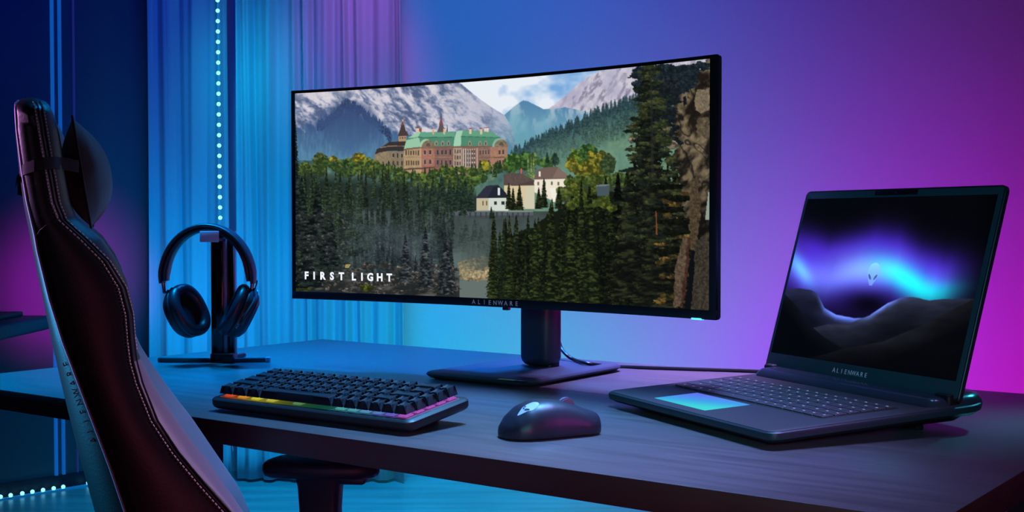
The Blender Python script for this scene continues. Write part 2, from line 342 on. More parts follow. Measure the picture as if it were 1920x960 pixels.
# ---------------------------------------------------------------- pictures shown on the two displays
class Painter:
    """A small numpy painter: colours are display values 0..1, X/Y a drawing grid laid over the display."""
    def __init__(self, X, Y, seed=3):
        self.X, self.Y = X, Y
        self.C = np.zeros(X.shape + (3,))
        self.rs = np.random.RandomState(seed)
        self.lat = self.rs.rand(257, 257); self.lat[256] = self.lat[0]; self.lat[:, 256] = self.lat[:, 0]
    def n1(self, x, y):
        x = np.mod(x, 256); y = np.mod(y, 256); i = np.floor(x).astype(int); j = np.floor(y).astype(int)
        i = np.minimum(i, 255); j = np.minimum(j, 255)
        fx = x - i; fy = y - j; fx = fx * fx * (3 - 2 * fx); fy = fy * fy * (3 - 2 * fy); L = self.lat
        return (L[i, j] * (1 - fx) + L[i + 1, j] * fx) * (1 - fy) + (L[i, j + 1] * (1 - fx) + L[i + 1, j + 1] * fx) * fy
    def fbm(self, sx, sy, o=4, off=0., X=None, Y=None):
        X = self.X if X is None else X; Y = self.Y if Y is None else Y
        r = 0; a = .5; t = 0
        for k in range(o):
            r = r + a * self.n1(X / sx * 2 ** k + off + 17 * k, Y / sy * 2 ** k + off * 1.7 + 31 * k); t += a; a *= .55
        return r / t
    def win(self, x0, y0, x1, y1):
        m = (self.X >= x0) & (self.X <= x1) & (self.Y >= y0) & (self.Y <= y1)
        r = np.where(m.any(1))[0]; c = np.where(m.any(0))[0]
        if len(r) == 0 or len(c) == 0: return None
        return slice(r[0], r[-1] + 1), slice(c[0], c[-1] + 1)
    def put(self, mask, col, w=None):
        C = self.C if w is None else self.C[w]
        m = mask[..., None] if mask.ndim == 2 else mask
        C[...] = C * (1 - m) + np.asarray(col) * m
    def poly(self, pts, col, rough=0., amp=0., noise=0., a=1.):
        xs = [p[0] for p in pts]; ys = [p[1] for p in pts]
        w = self.win(min(xs) - amp, min(ys) - amp, max(xs) + amp, max(ys) + amp)
        if w is None: return
        X, Y = self.X[w], self.Y[w]
        if amp: X = X + (self.fbm(rough, rough, 3, 5., X, Y) - .5) * 2 * amp; Y = Y + (self.fbm(rough, rough, 3, 55., X, Y) - .5) * 2 * amp
        ins = np.zeros(X.shape, bool)
        for k in range(len(pts)):
            (xa, ya), (xb, yb) = pts[k], pts[k - 1]
            if ya == yb: continue
            ins ^= ((ya > Y) != (yb > Y)) & (X < (xb - xa) * (Y - ya) / (yb - ya) + xa)
        c = np.asarray(col, float) / 255.
        c = np.broadcast_to(c, X.shape + (3,))
        if noise: c = c * (1 + noise * 2 * (self.fbm(3, 3, 3, 9., X, Y)[..., None] - .5))
        self.put(ins.astype(float) * a, c, w)
    def conifer(self, x, y0, y1, hw, col, lit=None, side=1, fuzz=1., a=1.):
        """one fir: tapering tiers of drooping boughs, lit from one side"""
        w = self.win(x - hw * 1.4, y0 - 1, x + hw * 1.4, y1)
        if w is None: return
        X, Y = self.X[w], self.Y[w]; sd = self.rs.rand() * 90
        h = np.clip((Y - y0) / (y1 - y0), 0, 1)
        step = max(3.2, hw * .34)
        big = np.clip((hw - 8) / 14, 0, 1)
        tier = np.mod((Y - y0 + abs(X - x) * -.35) / step + (self.n1(X / (4 + hw * .25) + sd, Y / 5) - .5) * .9, 1)
        lim = hw * (h ** .85) * (.58 + .44 * tier + .5 * fuzz * (self.fbm(3.2, 2.2, 2, sd, X, Y) - .5)) + .5
        e = np.abs(X - x) / lim
        m = (e < 1) & (Y >= y0) & (Y < y1)
        n = self.fbm(3.0 + hw * .18, 1.6 + hw * .06, 4, sd + 3, X, Y)
        c = np.asarray(col, float) / 255.
        l = np.asarray(lit if lit is not None else [v * 1.5 for v in col], float) / 255.
        s = np.clip(.5 + side * (X - x) / (hw + .1) * .6, 0, 1)
        k = np.clip((n - .44) * 4.2, 0, 1) * (.35 + .65 * s) * (1 - .75 * tier ** 2)
        sh = (.50 + .75 * n) * (1 - big * .45 * tier) * (1 - .35 * np.clip(e - .6, 0, .4) / .4 * (side * (X - x) < 0))
        cc = c * sh[..., None] * (1 - k[..., None]) + l * k[..., None]
        self.put(m.astype(float) * a, cc, w)
    def blob(self, x, y, rx, ry, col, lit, fuzz=.35, k0=.45, a=1.):
        """one broad-leaved crown"""
        w = self.win(x - rx * 1.5, y - ry * 1.5, x + rx * 1.5, y + ry * 1.5)
        if w is None: return
        X, Y = self.X[w], self.Y[w]; sd = self.rs.rand() * 90
        d = np.hypot((X - x) / rx, (Y - y) / ry) + fuzz * 2 * (self.fbm(rx * .5, ry * .5, 3, sd, X, Y) - .5)
        n = self.fbm(4.5, 4., 3, sd + 7, X, Y)
        s = np.clip(.6 - (Y - y) / ry * .45 - (X - x) / rx * .25, 0, 1)
        k = np.clip((n - k0) * 4, 0, 1) * s
        c = np.asarray(col, float) / 255. * (.55 + .8 * n[..., None]); l = np.asarray(lit, float) / 255.
        self.put((d < 1).astype(float) * a, c * (1 - k[..., None]) + l * k[..., None], w)
    def ridge(self, pts, bottom=700):
        """1 below the broken line pts, 0 above"""
        xs, ys = zip(*pts)
        return (self.Y > np.interp(self.X, xs, ys))

def lerp(a, b, t): return np.asarray(a, float) * (1 - t[..., None]) + np.asarray(b, float) * t[..., None]

def paint_valley(X, Y):
    P = Painter(X, Y, 3); rs = P.rs; C = P.C
    sm = lambda v, a, b: np.clip((v - a) / (b - a), 0, 1)
    # sky
    n = P.fbm(60, 45, 4, 2.)
    sk = lerp((120, 168, 220), (232, 238, 246), sm(n + sm(X, 1190, 900) * .3, .38, .66)); C[...] = sk / 255
    # pale snow mountain on the right
    n = P.fbm(26, 34, 5, 11.); rock = sm(P.fbm(7, 13, 5, 4., X + Y * .55), .50, .62) * sm(X, 1040, 1090) * (.4 + .6 * sm(P.fbm(24, 30, 2, 9.), .4, .6))
    m = P.ridge([(1010, 216), (1040, 196), (1062, 178), (1083, 158), (1105, 143), (1125, 133), (1150, 128), (1200, 118), (1340, 90)])
    snow = lerp((205, 200, 212), (176, 172, 195), sm(n, .4, .7)); snow = lerp(snow, (128, 122, 146), rock * .8)
    P.put(m.astype(float), snow / 255)
    # blue peak far away
    m = P.ridge([(930, 220), (944, 217), (952, 210), (962, 201), (972, 194), (981, 188), (990, 190), (1002, 196), (1020, 205), (1040, 204), (1060, 201), (1080, 205), (1110, 212), (1200, 220)])
    n = P.fbm(14, 30, 4, 23.); v = sm(Y, 190, 290)
    c = lerp((86, 132, 170), (110, 165, 182), v); c = lerp(c, (175, 190, 205), sm(n, .52, .7) * (1 - v)); c = lerp(c, (120, 176, 190), sm(P.fbm(20, 60, 3, 3.), .5, .7) * .5)
    P.put(m.astype(float), c / 255)
    # big mountain on the left
    m = P.ridge([(540, 150), (700, 130), (856, 152), (866, 158), (880, 170), (900, 186), (920, 200), (936, 210), (946, 216), (960, 240), (975, 300)])
    d = X * .55 + Y * .9
    U = X * .62 + Y * .95; V = Y * .55 - X * .55
    wq = 9 * (P.fbm(24, 18, 3, 61.) - .5)
    r1 = P.fbm(26, 7, 5, 5., U + wq, V + wq); r2 = P.fbm(5, 3.2, 3, 8., X - Y * .35, Y); r3 = P.fbm(60, 40, 3, 15.)
    k = r1 * .62 + r2 * .24 + r3 * .20
    c = lerp((214, 209, 218), (176, 178, 198), sm(k, .44, .52))
    c = lerp(c, (126, 136, 164), sm(k, .52, .59)); c = lerp(c, (84, 98, 132), sm(k, .60, .67))
    c = lerp(c, (150, 160, 186), sm(X, 800, 940) * .55)
    c = lerp(c, (214, 206, 210), sm(Y, 190, 168) * .5 * sm(X, 700, 620)) * (.94 + .12 * r2[..., None])
    tb = np.interp(X, [540, 560, 590, 610, 640, 650, 700, 760, 800, 860, 920, 960], [215, 235, 232, 214, 205, 200, 228, 250, 262, 255, 262, 270])
    veg = sm(Y - tb + 40 * (P.fbm(7, 13, 5, 31.) - .5), -7, 7)
    blue = lerp((62, 86, 132), (84, 130, 160), sm(Y + 12 * (P.fbm(30, 12, 3, 2.) - .5), 225, 300))
    blue = lerp(blue, (100, 140, 165), sm(P.fbm(5, 34, 3, 44.), .58, .75) * .35)
    blue = blue * (1 + .10 * (P.fbm(3, 12, 2, 77.)[..., None] - .5) * 2)
    c = lerp(c, blue, veg)
    C[...] = np.where(m[..., None], c / 255, C)
    # dark forest peak in shadow on that mountain, saw-toothed upper edge
    for k in range(170):
        t = rs.rand(); x = 592 + 140 * t; yt = np.interp(x, [590, 612, 640, 648, 660, 690, 722, 735], [226, 218, 192, 183, 186, 205, 230, 250]) + rs.rand() * 10
        P.conifer(x, yt, yt + 14, 2.2, (58, 78, 120), (70, 92, 136))
    w = sm(-np.abs(X - 655) * .55 + 42 - np.abs(Y - 232) * .7 + 26 * (P.fbm(14, 22, 4, 3.) - .5), -8, 10) * sm(Y, 186, 200)
    P.put(w * .8, lerp((56, 74, 116), (66, 98, 140), sm(Y, 200, 270)) / 255)
    # teal mist between the mountains
    w = sm(X, 905, 980) * sm(Y, 205, 262) * sm(X, 1110, 1040)
    P.put(w * .75, lerp((108, 164, 184), (96, 150, 160), sm(Y, 230, 300)) / 255)
    # wooded hill on the right, tree tops on its ridge
    hr = [(945, 292), (965, 275), (1000, 259), (1040, 240), (1070, 226), (1100, 212), (1130, 200), (1160, 190), (1200, 176), (1340, 150)]
    m = P.ridge([(a, b + 9) for a, b in hr]); v = sm(Y - np.interp(X, *zip(*hr)), 0, 90)
    n = P.fbm(7, 10, 4, 6.)
    c = lerp((50, 78, 88), (98, 134, 112), v) * (.86 + .3 * n[..., None]); c = lerp(c, (122, 150, 112), sm(P.fbm(22, 12, 3, 9.), .55, .75) * sm(Y, 225, 260) * .6)
    P.put(m.astype(float), c / 255)
    for k in range(330):
        x = 950 + rs.rand() * 260; y = np.interp(x, *zip(*hr)) + rs.rand() ** 1.5 * 60; f = min(1, (y - np.interp(x, *zip(*hr))) / 70); s = 5 + (x - 950) / 30
        P.conifer(x, y - s * .6, y + s * 1.5, 2 + s * .22, (48 + 36 * f, 74 + 44 * f, 84 + 14 * f), (62 + 40 * f, 92 + 44 * f, 92 + 14 * f), a=.85)
    w = sm(X, 980, 1060) * sm(X, 1230, 1150) * sm(Y, 250, 300)
    P.put(w * .55, np.array((104, 142, 128)) / 255.)
    # ---- palace on the hill
    def wins(x0, y0, x1, y1, nx, ny, ww=.5, col=(60, 62, 66), sl=0., frame=None):
        for i in range(nx):
            for j in range(ny):
                cx = x0 + (i + .5) * (x1 - x0) / nx; cy = y0 + (j + .5) * (y1 - y0) / ny + sl * (cx - x0)
                a = (x1 - x0) / nx * ww / 2; b = (y1 - y0) / ny * .33
                if frame: P.poly([(cx - a - .5, cy - b - .6), (cx + a + .5, cy - b - .6), (cx + a + .5, cy + b + .6), (cx - a - .5, cy + b + .6)], frame)
                P.poly([(cx - a, cy - b), (cx + a, cy - b), (cx + a, cy + b), (cx - a, cy + b)], col)
    # old brown wing and its tower
    P.poly([(702, 290), (712, 285), (730, 284), (762, 284), (764, 320), (702, 322)], (160, 138, 104), noise=.2)
    P.poly([(729, 284), (762, 284), (762, 322), (729, 322)], (148, 130, 102), noise=.15)
    P.poly([(703, 290), (706, 280), (718, 274), (730, 266), (760, 264), (766, 283), (728, 283), (712, 286)], (66, 54, 52))
    P.poly([(712, 276), (730, 273), (761, 273), (761, 274.6), (730, 274.8), (712, 278)], (150, 130, 116))
    wins(733, 286, 758, 297, 3, 1, .4, (66, 58, 54), frame=(182, 166, 134)); wins(733, 300, 758, 312, 3, 1, .4, (84, 72, 60))
    P.poly([(747, 252), (762, 252), (762, 265), (747, 265)], (196, 160, 118)); wins(748, 256, 762, 261, 3, 1, .4, (90, 70, 60))
    P.poly([(746, 255), (750, 243), (753, 232), (755, 226), (757, 232), (760, 243), (767, 255)], (84, 66, 62)); P.poly([(752.5, 235), (755, 226), (758, 235)], (150, 74, 66))
    P.poly([(753.5, 224), (756.5, 224), (756.5, 228), (753.5, 228)], (226, 186, 110))
    # middle tower behind the roof
    P.poly([(819, 249), (823, 238), (825, 228), (827, 220), (829, 228), (832, 238), (836, 249)], (92, 84, 84)); P.poly([(823, 233), (827, 219), (831, 233)], (150, 84, 88))
    P.poly([(826.4, 213), (827.6, 213), (827.6, 222), (826.4, 222)], (80, 70, 70)); P.poly([(837, 247), (838.5, 233), (840, 247)], (70, 74, 84))
    # walls
    P.poly([(757, 278), (789, 276), (789, 338), (780, 334), (757, 316)], (200, 164, 118), noise=.1)
    P.poly([(789, 276), (815, 275), (815, 330), (789, 338)], (194, 120, 98), noise=.1)
    P.poly([(815, 275), (850, 275), (850, 325), (815, 330)], (150, 104, 92), noise=.15)
    P.poly([(850, 274), (866, 274), (866, 328), (850, 325)], (196, 160, 132), noise=.1)
    P.poly([(866, 274), (922, 273), (922, 322), (866, 328)], (158, 112, 96), noise=.12)
    P.poly([(920, 274), (951, 274), (951, 312), (920, 318)], (190, 132, 104), noise=.1)
    P.poly([(788, 276), (790, 276), (790, 338), (788, 338)], (214, 178, 134)); P.poly([(757, 316), (790, 314), (815, 312), (815, 315), (790, 317.5), (757, 319)], (110, 82, 66))
    P.poly([(757, 294), (850, 294), (850, 295.5), (757, 295.5)], (176, 138, 108)); P.poly([(866, 296), (951, 294), (951, 295.4), (866, 297.2)], (120, 86, 76))
    wins(759, 280, 787, 293, 6, 1, .5, (84, 72, 62)); wins(760, 299, 787, 312, 6, 1, .5, (96, 80, 64)); wins(792, 279, 812, 292, 2, 1, .42, (60, 66, 72), frame=(216, 178, 150)); wins(792, 298, 812, 310, 2, 1, .42, (66, 68, 72), frame=(216, 178, 150))
    wins(792, 320, 813, 331, 2, 1, .4, (110, 86, 70)); wins(816, 279, 849, 292, 4, 1, .4, (58, 60, 68), frame=(176, 132, 116)); wins(816, 298, 849, 311, 4, 1, .4, (58, 60, 66), frame=(168, 124, 108))
    wins(851, 278, 865, 312, 3, 3, .55, (96, 86, 80), frame=(214, 190, 168))
    for k in range(6): P.poly([(868 + k * 4.2, 279), (869.6 + k * 4.2, 279), (869.6 + k * 4.2, 314), (868 + k * 4.2, 314)], (206, 196, 186))
    wins(869, 280, 892, 313, 5, 4, .55, (84, 82, 84)); P.poly([(893, 278), (896, 278), (896, 316), (893, 318)], (206, 176, 150))
    wins(898, 279, 918, 292, 4, 1, .45, (80, 72, 72), frame=(190, 150, 130)); wins(898, 298, 918, 310, 4, 1, .45, (74, 66, 66), frame=(176, 132, 112)); wins(933, 279, 947, 292, 2, 1, .42, (84, 74, 70), frame=(216, 180, 150)); wins(933, 298, 947, 309, 2, 1, .42, (84, 74, 70), frame=(200, 150, 120))
    w = P.win(700, 224, 955, 340); q = C[w]; msk = ((P.X[w] > 702) & (P.X[w] < 952) & (q[..., 0] > q[..., 2] * 1.12)).astype(float)[..., None]
    g_ = q.mean(-1, keepdims=True); C[w] = q * (1 - msk) + ((q * .82 + g_ * .18) * .90) * msk
    # green copper roofs
    P.poly([(757, 280), (762, 262), (768, 257), (784, 248), (852, 247), (852, 275), (789, 276)], (78, 134, 112))
    P.poly([(757, 280), (762, 263), (786, 257), (789, 276)], (150, 196, 164)); P.poly([(764, 259), (784, 248), (789, 248), (784, 257)], (150, 204, 164))
    P.poly([(786, 257), (789, 247.5), (853, 247.5), (853, 257)], (100, 160, 132)); P.poly([(784, 257), (852, 256.4), (852, 258), (784, 258.6)], (62, 108, 92))
    P.poly([(850, 275), (852, 260), (856, 246), (868, 244), (866, 275)], (160, 206, 176))
    P.poly([(864, 275), (865, 256), (868, 244), (922, 247), (938, 258), (950, 274)], (78, 136, 110)); P.poly([(865, 255), (868, 244.5), (922, 247), (938, 258)], (98, 158, 128))
    P.poly([(864, 255), (938, 257.4), (938, 259), (864, 256.6)], (60, 112, 92)); P.poly([(757, 279), (789, 275), (850, 274), (950, 273), (950, 275.4), (789, 278), (757, 282)], (120, 92, 80))
    # round gables
    for cx, cy, r, lc in ((803, 275, 12.5, (156, 200, 166)), (940, 274, 13, (130, 176, 156))):
        P.poly([(cx - r - 4 + 0 * r, cy + 1)] + [(cx - 4 - r * math.cos(t), cy - r * 1.15 * math.sin(t)) for t in np.linspace(0, PI, 16)], lc)
        P.poly([(cx - r * math.cos(t), cy + 2 - r * 1.12 * math.sin(t)) for t in np.linspace(0, PI, 18)], (128, 112, 92), noise=.25)
        P.poly([(cx - r * .35 * math.cos(t), cy - 1 - r * .5 * math.sin(t)) for t in np.linspace(0, PI, 10)], (92, 82, 74))
    for x in (818, 830, 841, 881, 900, 911):
        P.poly([(x - 3, 273), (x - 3, 267), (x, 263), (x + 3, 267), (x + 3, 273)], (160, 140, 120)); P.poly([(x - 1.2, 272), (x - 1.2, 267), (x + 1.2, 267), (x + 1.2, 272)], (70, 74, 78))
    for x, y, w_, h_, c in ((783, 239, 6, 9, (224, 196, 172)), (812, 240, 3.5, 12, (206, 172, 138)), (833, 240, 3.5, 12, (216, 180, 150)), (882, 240, 4, 11, (220, 190, 168)), (902, 240, 4, 12, (214, 190, 160)), (912, 239, 9, 8, (226, 206, 190))):
        P.poly([(x - w_ / 2, y), (x + w_ / 2, y), (x + w_ / 2, y + h_), (x - w_ / 2, y + h_)], c, noise=.1); P.poly([(x - w_ / 2 - .6, y), (x + w_ / 2 + .6, y), (x + w_ / 2 + .6, y + 1.4), (x - w_ / 2 - .6, y + 1.4)], (130, 80, 66))
    P.poly([(786, 240), (791, 240), (791, 247), (786, 247)], (150, 84, 68))
    # ---- trees round the palace
    for x, y, rx, ry, c, l in ((600, 300, 14, 14, (60, 72, 44), (104, 116, 60)), (625, 304, 12, 12, (84, 84, 34), (180, 168, 54)), (640, 308, 10, 10, (56, 74, 44), (104, 118, 62)), (674, 297, 13, 13, (104, 96, 30), (206, 190, 60)), (690, 304, 12, 10, (72, 84, 36), (140, 150, 58)),
                               (985, 302, 15, 17, (44, 74, 38), (98, 142, 66)), (962, 306, 16, 18, (48, 80, 38), (112, 152, 68)), (1000, 300, 10, 12, (60, 88, 48), (120, 150, 84)), (1024, 305, 15, 11, (54, 90, 44), (108, 142, 70)), (1040, 300, 8, 12, (46, 70, 54), (70, 96, 66)),
                               (1085, 298, 20, 20, (64, 92, 32), (138, 152, 56)), (1103, 287, 18, 18, (44, 72, 36), (88, 124, 58)), (1120, 306, 24, 22, (74, 80, 30), (164, 150, 52)), (1072, 308, 12, 14, (86, 88, 30), (176, 164, 62)), (1100, 322, 24, 16, (78, 80, 28), (164, 150, 52)), (1140, 308, 16, 20, (52, 70, 44), (88, 104, 60))):
        P.blob(x, y, rx, ry, c, l)
    for x in (1026, 1040): P.conifer(x, 286, 306, 5, (34, 56, 52), (50, 74, 60))
    for k in range(70):
        x = 700 + rs.rand() * 250; y = np.interp(x, [700, 760, 790, 820, 950], [312, 322, 334, 322, 314]) + rs.rand() * 10 - 3; g = rs.rand()
        if rs.rand() < .5: P.conifer(x, y - 14, y + 10, 4 + 2 * g, (44, 66, 42), (84, 112, 54), side=-.5)
        else: P.blob(x, y, 5 + 4 * g, 5 + 3 * g, (58, 78, 38), (118, 136, 58))
    P.blob(910, 309, 8, 10, (120, 112, 34), (200, 190, 66))
    # cream houses on the right
    P.poly([(1001, 335), (1068, 334), (1068, 350), (1056, 356), (1040, 378), (1001, 360)], (236, 226, 206)); P.poly([(1001, 334), (1008, 318), (1022, 314), (1046, 313), (1056, 322), (1070, 333), (1068, 335), (1001, 337)], (110, 92, 84)); P.poly([(1036, 334), (1046, 314), (1056, 322), (1070, 333)], (126, 106, 96))
    P.poly([(1010, 321), (1014, 321), (1014, 331), (1010, 331)], (236, 226, 214)); wins(1003, 339, 1066, 349, 5, 1, .28, (110, 104, 92)); P.poly([(1030, 352), (1045, 352), (1042, 378), (1036, 378)], (240, 236, 222))
    P.poly([(945, 346), (1002, 346), (1002, 392), (960, 392), (945, 372)], (214, 196, 158)); P.poly([(944, 348), (944, 328), (955, 324), (978, 325), (1002, 338), (1001, 348)], (90, 76, 72), noise=.12); P.poly([(970, 346), (1001, 338), (1002, 348)], (78, 66, 64))
    P.poly([(976, 316), (979, 316), (979, 326), (976, 326)], (222, 90, 80)); P.poly([(988, 350), (1002, 348), (1002, 392), (980, 392)], (206, 200, 172))
    for x in (990, 996, 1000): P.conifer(x, 294, 334, 2.2, (110, 136, 76), (168, 180, 110))
    # white house, dark hipped roof
    P.poly([(893, 371), (953, 371), (953, 396), (893, 396)], (206, 214, 204)); P.poly([(893, 371), (916, 371), (916, 396), (893, 396)], (192, 182, 152)); P.poly([(891, 372), (903, 358), (912, 348), (934, 347), (944, 356), (955, 371)], (46, 48, 62)); P.poly([(914, 371), (924, 352), (934, 347), (944, 356), (955, 371)], (34, 38, 50))
    P.poly([(933, 352), (937.5, 352), (937.5, 366), (933, 366)], (222, 226, 228)); wins(922, 376, 950, 386, 2, 1, .42, (38, 46, 48)); wins(902, 374, 916, 388, 2, 1, .35, (116, 94, 70))
    # ---- mixed wood below the palace
    for k in range(260):
        x = 560 + rs.rand() * 640; y = np.interp(x, [560, 600, 700, 760, 800, 880, 960, 1100, 1200], [318, 300, 308, 330, 338, 330, 330, 335, 320]) + rs.rand() * 26
        if 893 < x < 1064 and y > 325: continue
        g = rs.rand(); r = 5 + 5 * rs.rand()
        P.blob(x, y, r, r * .95, (44 + 16 * g, 66 + 12 * g, 38), (84 + 40 * g, 108 + 26 * g, 54))
    base = sm(Y, np.interp(X, [540, 700, 800, 893], [318, 326, 350, 352]) + 0 * Y, np.interp(X, [540, 700, 800, 893], [336, 350, 360, 372]) + 0 * Y) * (X < 893)
    P.put(base, lerp((34, 46, 40), (50, 61, 65), sm(Y, 350, 440)) / 255)
    # hollow with mist, wall, water, ruin
    m = (Y > 396) | ((Y > 350) & (X > 1058)); c = lerp((52, 62, 58), (92, 108, 106), sm(Y, 390, 500)); c = lerp(c, (80, 92, 94), sm(P.fbm(50, 20, 3, 4.), .4, .7) * .5)
    P.put(m.astype(float), c / 255)
    P.poly([(845, 396), (1000, 396), (1000, 404), (845, 404)], (84, 92, 96)); P.poly([(845, 395), (1000, 395), (1000, 397), (845, 397)], (128, 136, 134)); P.poly([(845, 404), (1000, 404), (1000, 410), (845, 410)], (66, 74, 78))
    for k in range(15): P.poly([(850 + k * 10, 398), (853 + k * 10, 398), (853 + k * 10, 408), (850 + k * 10, 408)], (56, 64, 66))
    P.poly([(855, 528), (925, 520), (925, 560), (855, 560)], (100, 112, 108)); P.poly([(857, 492), (880, 484), (905, 480), (925, 484), (925, 520), (900, 528), (862, 524)], (134, 120, 90), 8, 4, .6)
    P.poly([(862, 498), (885, 492), (918, 498), (918, 518), (890, 522), (866, 520)], (166, 146, 108), 6, 4, .5); P.poly([(875, 498), (908, 492), (910, 506), (880, 508)], (132, 118, 90), 5, 4, .6)
    for k in range(34):
        x = 846 + rs.rand() * 78; y = 402 + rs.rand() * 60; P.conifer(x, y, y + 38 + 14 * rs.rand(), 7 + 4 * rs.rand(), (60, 74, 72), (76, 90, 84), a=.28)
    for x, y in ((874, 412), (890, 410), (866, 420), (902, 424)): P.conifer(x, y, y + 42, 9, (58, 72, 68), (76, 90, 82), a=.7)
    w = sm(X, 842, 870) * sm(X, 925, 905) * sm(Y, 440, 480) * sm(Y, 530, 500); P.put(w * .35, np.array((98, 112, 108)) / 255.)
    # ---- big left wood, back rows first, growing greyer and mistier downward
    rows = []
    for k in range(330):
        x = 552 + rs.rand() * 305; t = rs.rand(); rows.append((304 + 215 * t ** .9 + (x > 780) * 24 + (x > 845) * 8, x))
    rows.sort()
    for y, x in rows:
        t = np.clip((y - 304) / 215, 0, 1); g = rs.rand(); s = 26 + 44 * t + 18 * g; hw = (6 + 9 * t) * (.75 + .5 * g)
        if x > 846 - 34 * (y > 470): continue
        f = np.clip(t * 1.5, 0, 1) * np.clip((x - 590) / 110, .3, 1)
        c = np.array((34, 48, 36)) * (1 - f) + np.array((50, 62, 66)) * f; l = np.array((72, 92, 52)) * (1 - f) + np.array((70, 84, 84)) * f
        q = .6 + .55 * rs.rand()
        P.conifer(x, y, y + s * 1.8, hw, c * q, l * (q + .15), side=-.6, a=.95)
        if rs.rand() < .05: P.put(sm(P.fbm(40, 26, 3, y), .5, .7) * sm(Y, y - 20, y + 60) * sm(X, 600, 670) * sm(X, 860, 800) * .16, np.array((92, 108, 116)) / 255.)
    for x, y in ((812, 330), (828, 326), (843, 332), (860, 330), (872, 334), (884, 345), (800, 340), (851, 345), (868, 352)): P.conifer(x, y, y + 52, 9, (34, 50, 44), (62, 84, 54))
    for x, y in ((905, 334), (893, 338)): P.blob(x, y, 9, 9, (54, 78, 40), (112, 140, 66))
    w = sm(P.fbm(60, 30, 3, 12.), .42, .62) * sm(Y, 380, 440) * sm(X, 600, 660) * sm(X, 860, 800) * sm(Y, 520, 470); P.put(w * .38, np.array((96, 112, 120)) / 255.)
    # ground at the bottom left: pale and dark rocks, grass tufts
    n = P.fbm(22, 9, 5, 66., X + Y * .6); w = sm(Y, 505, 535) * (X < 862); c = lerp((36, 38, 38), (96, 92, 88), sm(n, .5, .72)); P.put(w * .9, c / 255)
    for k in range(110):
        x = 556 + rs.rand() * 300; y = 495 + rs.rand() * 55; P.blob(x, y, 5 + 8 * rs.rand(), 2 + 2 * rs.rand(), (50, 50, 48), (146, 138, 126), .5, .5)
    for x in (560, 575, 683, 690): P.blob(x, 540, 9, 7, (46, 52, 24), (100, 108, 40), .5)
    # dark firs at the left edge
    for x, y0, y1, hw in ((552, 208, 420, 16), (566, 330, 470, 20), (596, 350, 500, 28), (582, 395, 540, 34), (620, 400, 500, 20)): P.conifer(x, y0, y1, hw, (24, 34, 34), (64, 80, 66) if x < 600 else (54, 70, 66), side=.7)
    for k in range(90):
        x = 558 + rs.rand() * 95; y = 400 + rs.rand() * 115; P.blob(x, y, 6 + 7 * rs.rand(), 1.6 + 1.6 * rs.rand(), (40, 46, 46), (128, 130, 122), .5, .55, a=.8)
    for x, y0, y1, hw in ((798, 425, 540, 16), (836, 446, 552, 20), (760, 440, 530, 14)): P.conifer(x, y0, y1, hw, (36, 42, 48), (122, 130, 126), side=1)
    # ---- olive wood on the right of the hollow
    P.poly([(925, 600), (945, 520), (958, 440), (1000, 425), (1050, 390), (1100, 365), (1300, 340), (1300, 600)], (22, 27, 16), 12, 8)
    for x, y0, hw in ((926, 396, 17), (948, 408, 17), (968, 402, 20), (990, 404, 20)): P.conifer(x, y0, 585, hw, (34, 44, 30), (80, 94, 56), side=-.6, fuzz=1.4)
    rows = []
    for k in range(150):
        x = 935 + rs.rand() * 353; t = rs.rand(); top = np.interp(x, [915, 935, 960, 1000, 1050, 1100, 1180, 1300], [425, 402, 408, 392, 360, 348, 300, 300]); rows.append((top + (560 - top) * t * .85, x))
    rows.sort()
    for y, x in rows:
        g = rs.rand(); s = 60 + 60 * g; d = np.clip((x - 1010) / 190, 0, 1)
        c = np.array((30, 40, 22)) * (1 - d) + np.array((17, 21, 13)) * d; l = np.array((82, 96, 48)) * (1 - d) + np.array((56, 62, 28)) * d
        if x < 950: c, l = c * .8 + np.array((8, 12, 12)), l * .8 + 6
        q = .55 + .6 * rs.rand(); P.conifer(x, y, y + s * 1.9, (17 + 15 * g) * (.75 if x < 960 else 1), c * q, l * q, side=-.7, fuzz=1.3)
    for k in range(26):
        x = 1040 + rs.rand() * 110; y = 335 + rs.rand() * 60; P.blob(x, y, 9 + 5 * rs.rand(), 8, (58, 70, 26), (130, 132, 54) if rs.rand() < .5 else (98, 120, 56), a=.9)
    for x, y0, hw in ((925, 398, 15), (1003, 410, 20), (955, 402, 16), (1035, 372, 22), (1105, 345, 34), (1090, 336, 20), (1070, 400, 26)): P.conifer(x, y0, 600, hw, (27, 36, 19), (84, 94, 42), side=-.6, fuzz=1.4)
    for x, y0, y1, hw in ((1020, 334, 390, 9), (954, 343, 392, 8), (974, 346, 394, 9), (962, 352, 394, 7), (1010, 352, 392, 8), (1048, 350, 392, 10)): P.conifer(x, y0, y1, hw, (22, 30, 18), (74, 80, 36), side=-.5)
    P.conifer(921, 387, 410, 4, (30, 44, 38), (44, 60, 46))
    P.poly([(1118, 348), (1142, 346), (1142, 366), (1120, 368)], (70, 84, 92)); P.poly([(1118, 347), (1142, 345), (1142, 348), (1118, 350)], (110, 122, 126))
    # ---- cliff on the right
    cl = [(1340, 100), (1322, 116), (1310, 134), (1300, 150), (1284, 166), (1268, 176), (1262, 200), (1262, 230), (1256, 262), (1268, 280), (1260, 300), (1272, 330), (1276, 360), (1262, 380), (1270, 420), (1290, 440), (1296, 480), (1290, 520), (1286, 600), (1345, 600)]
    P.poly(cl, (98, 86, 66), 9, 5)
    n = P.fbm(15, 20, 5, 21., X + .5 * Y, Y); n2 = P.fbm(34, 42, 3, 28., X - .4 * Y); fine = P.fbm(8, 9, 3, 71.)
    ins = sm(X, 1250, 1262) * (np.abs(P.C[..., 0] - 98 / 255.) < .004)
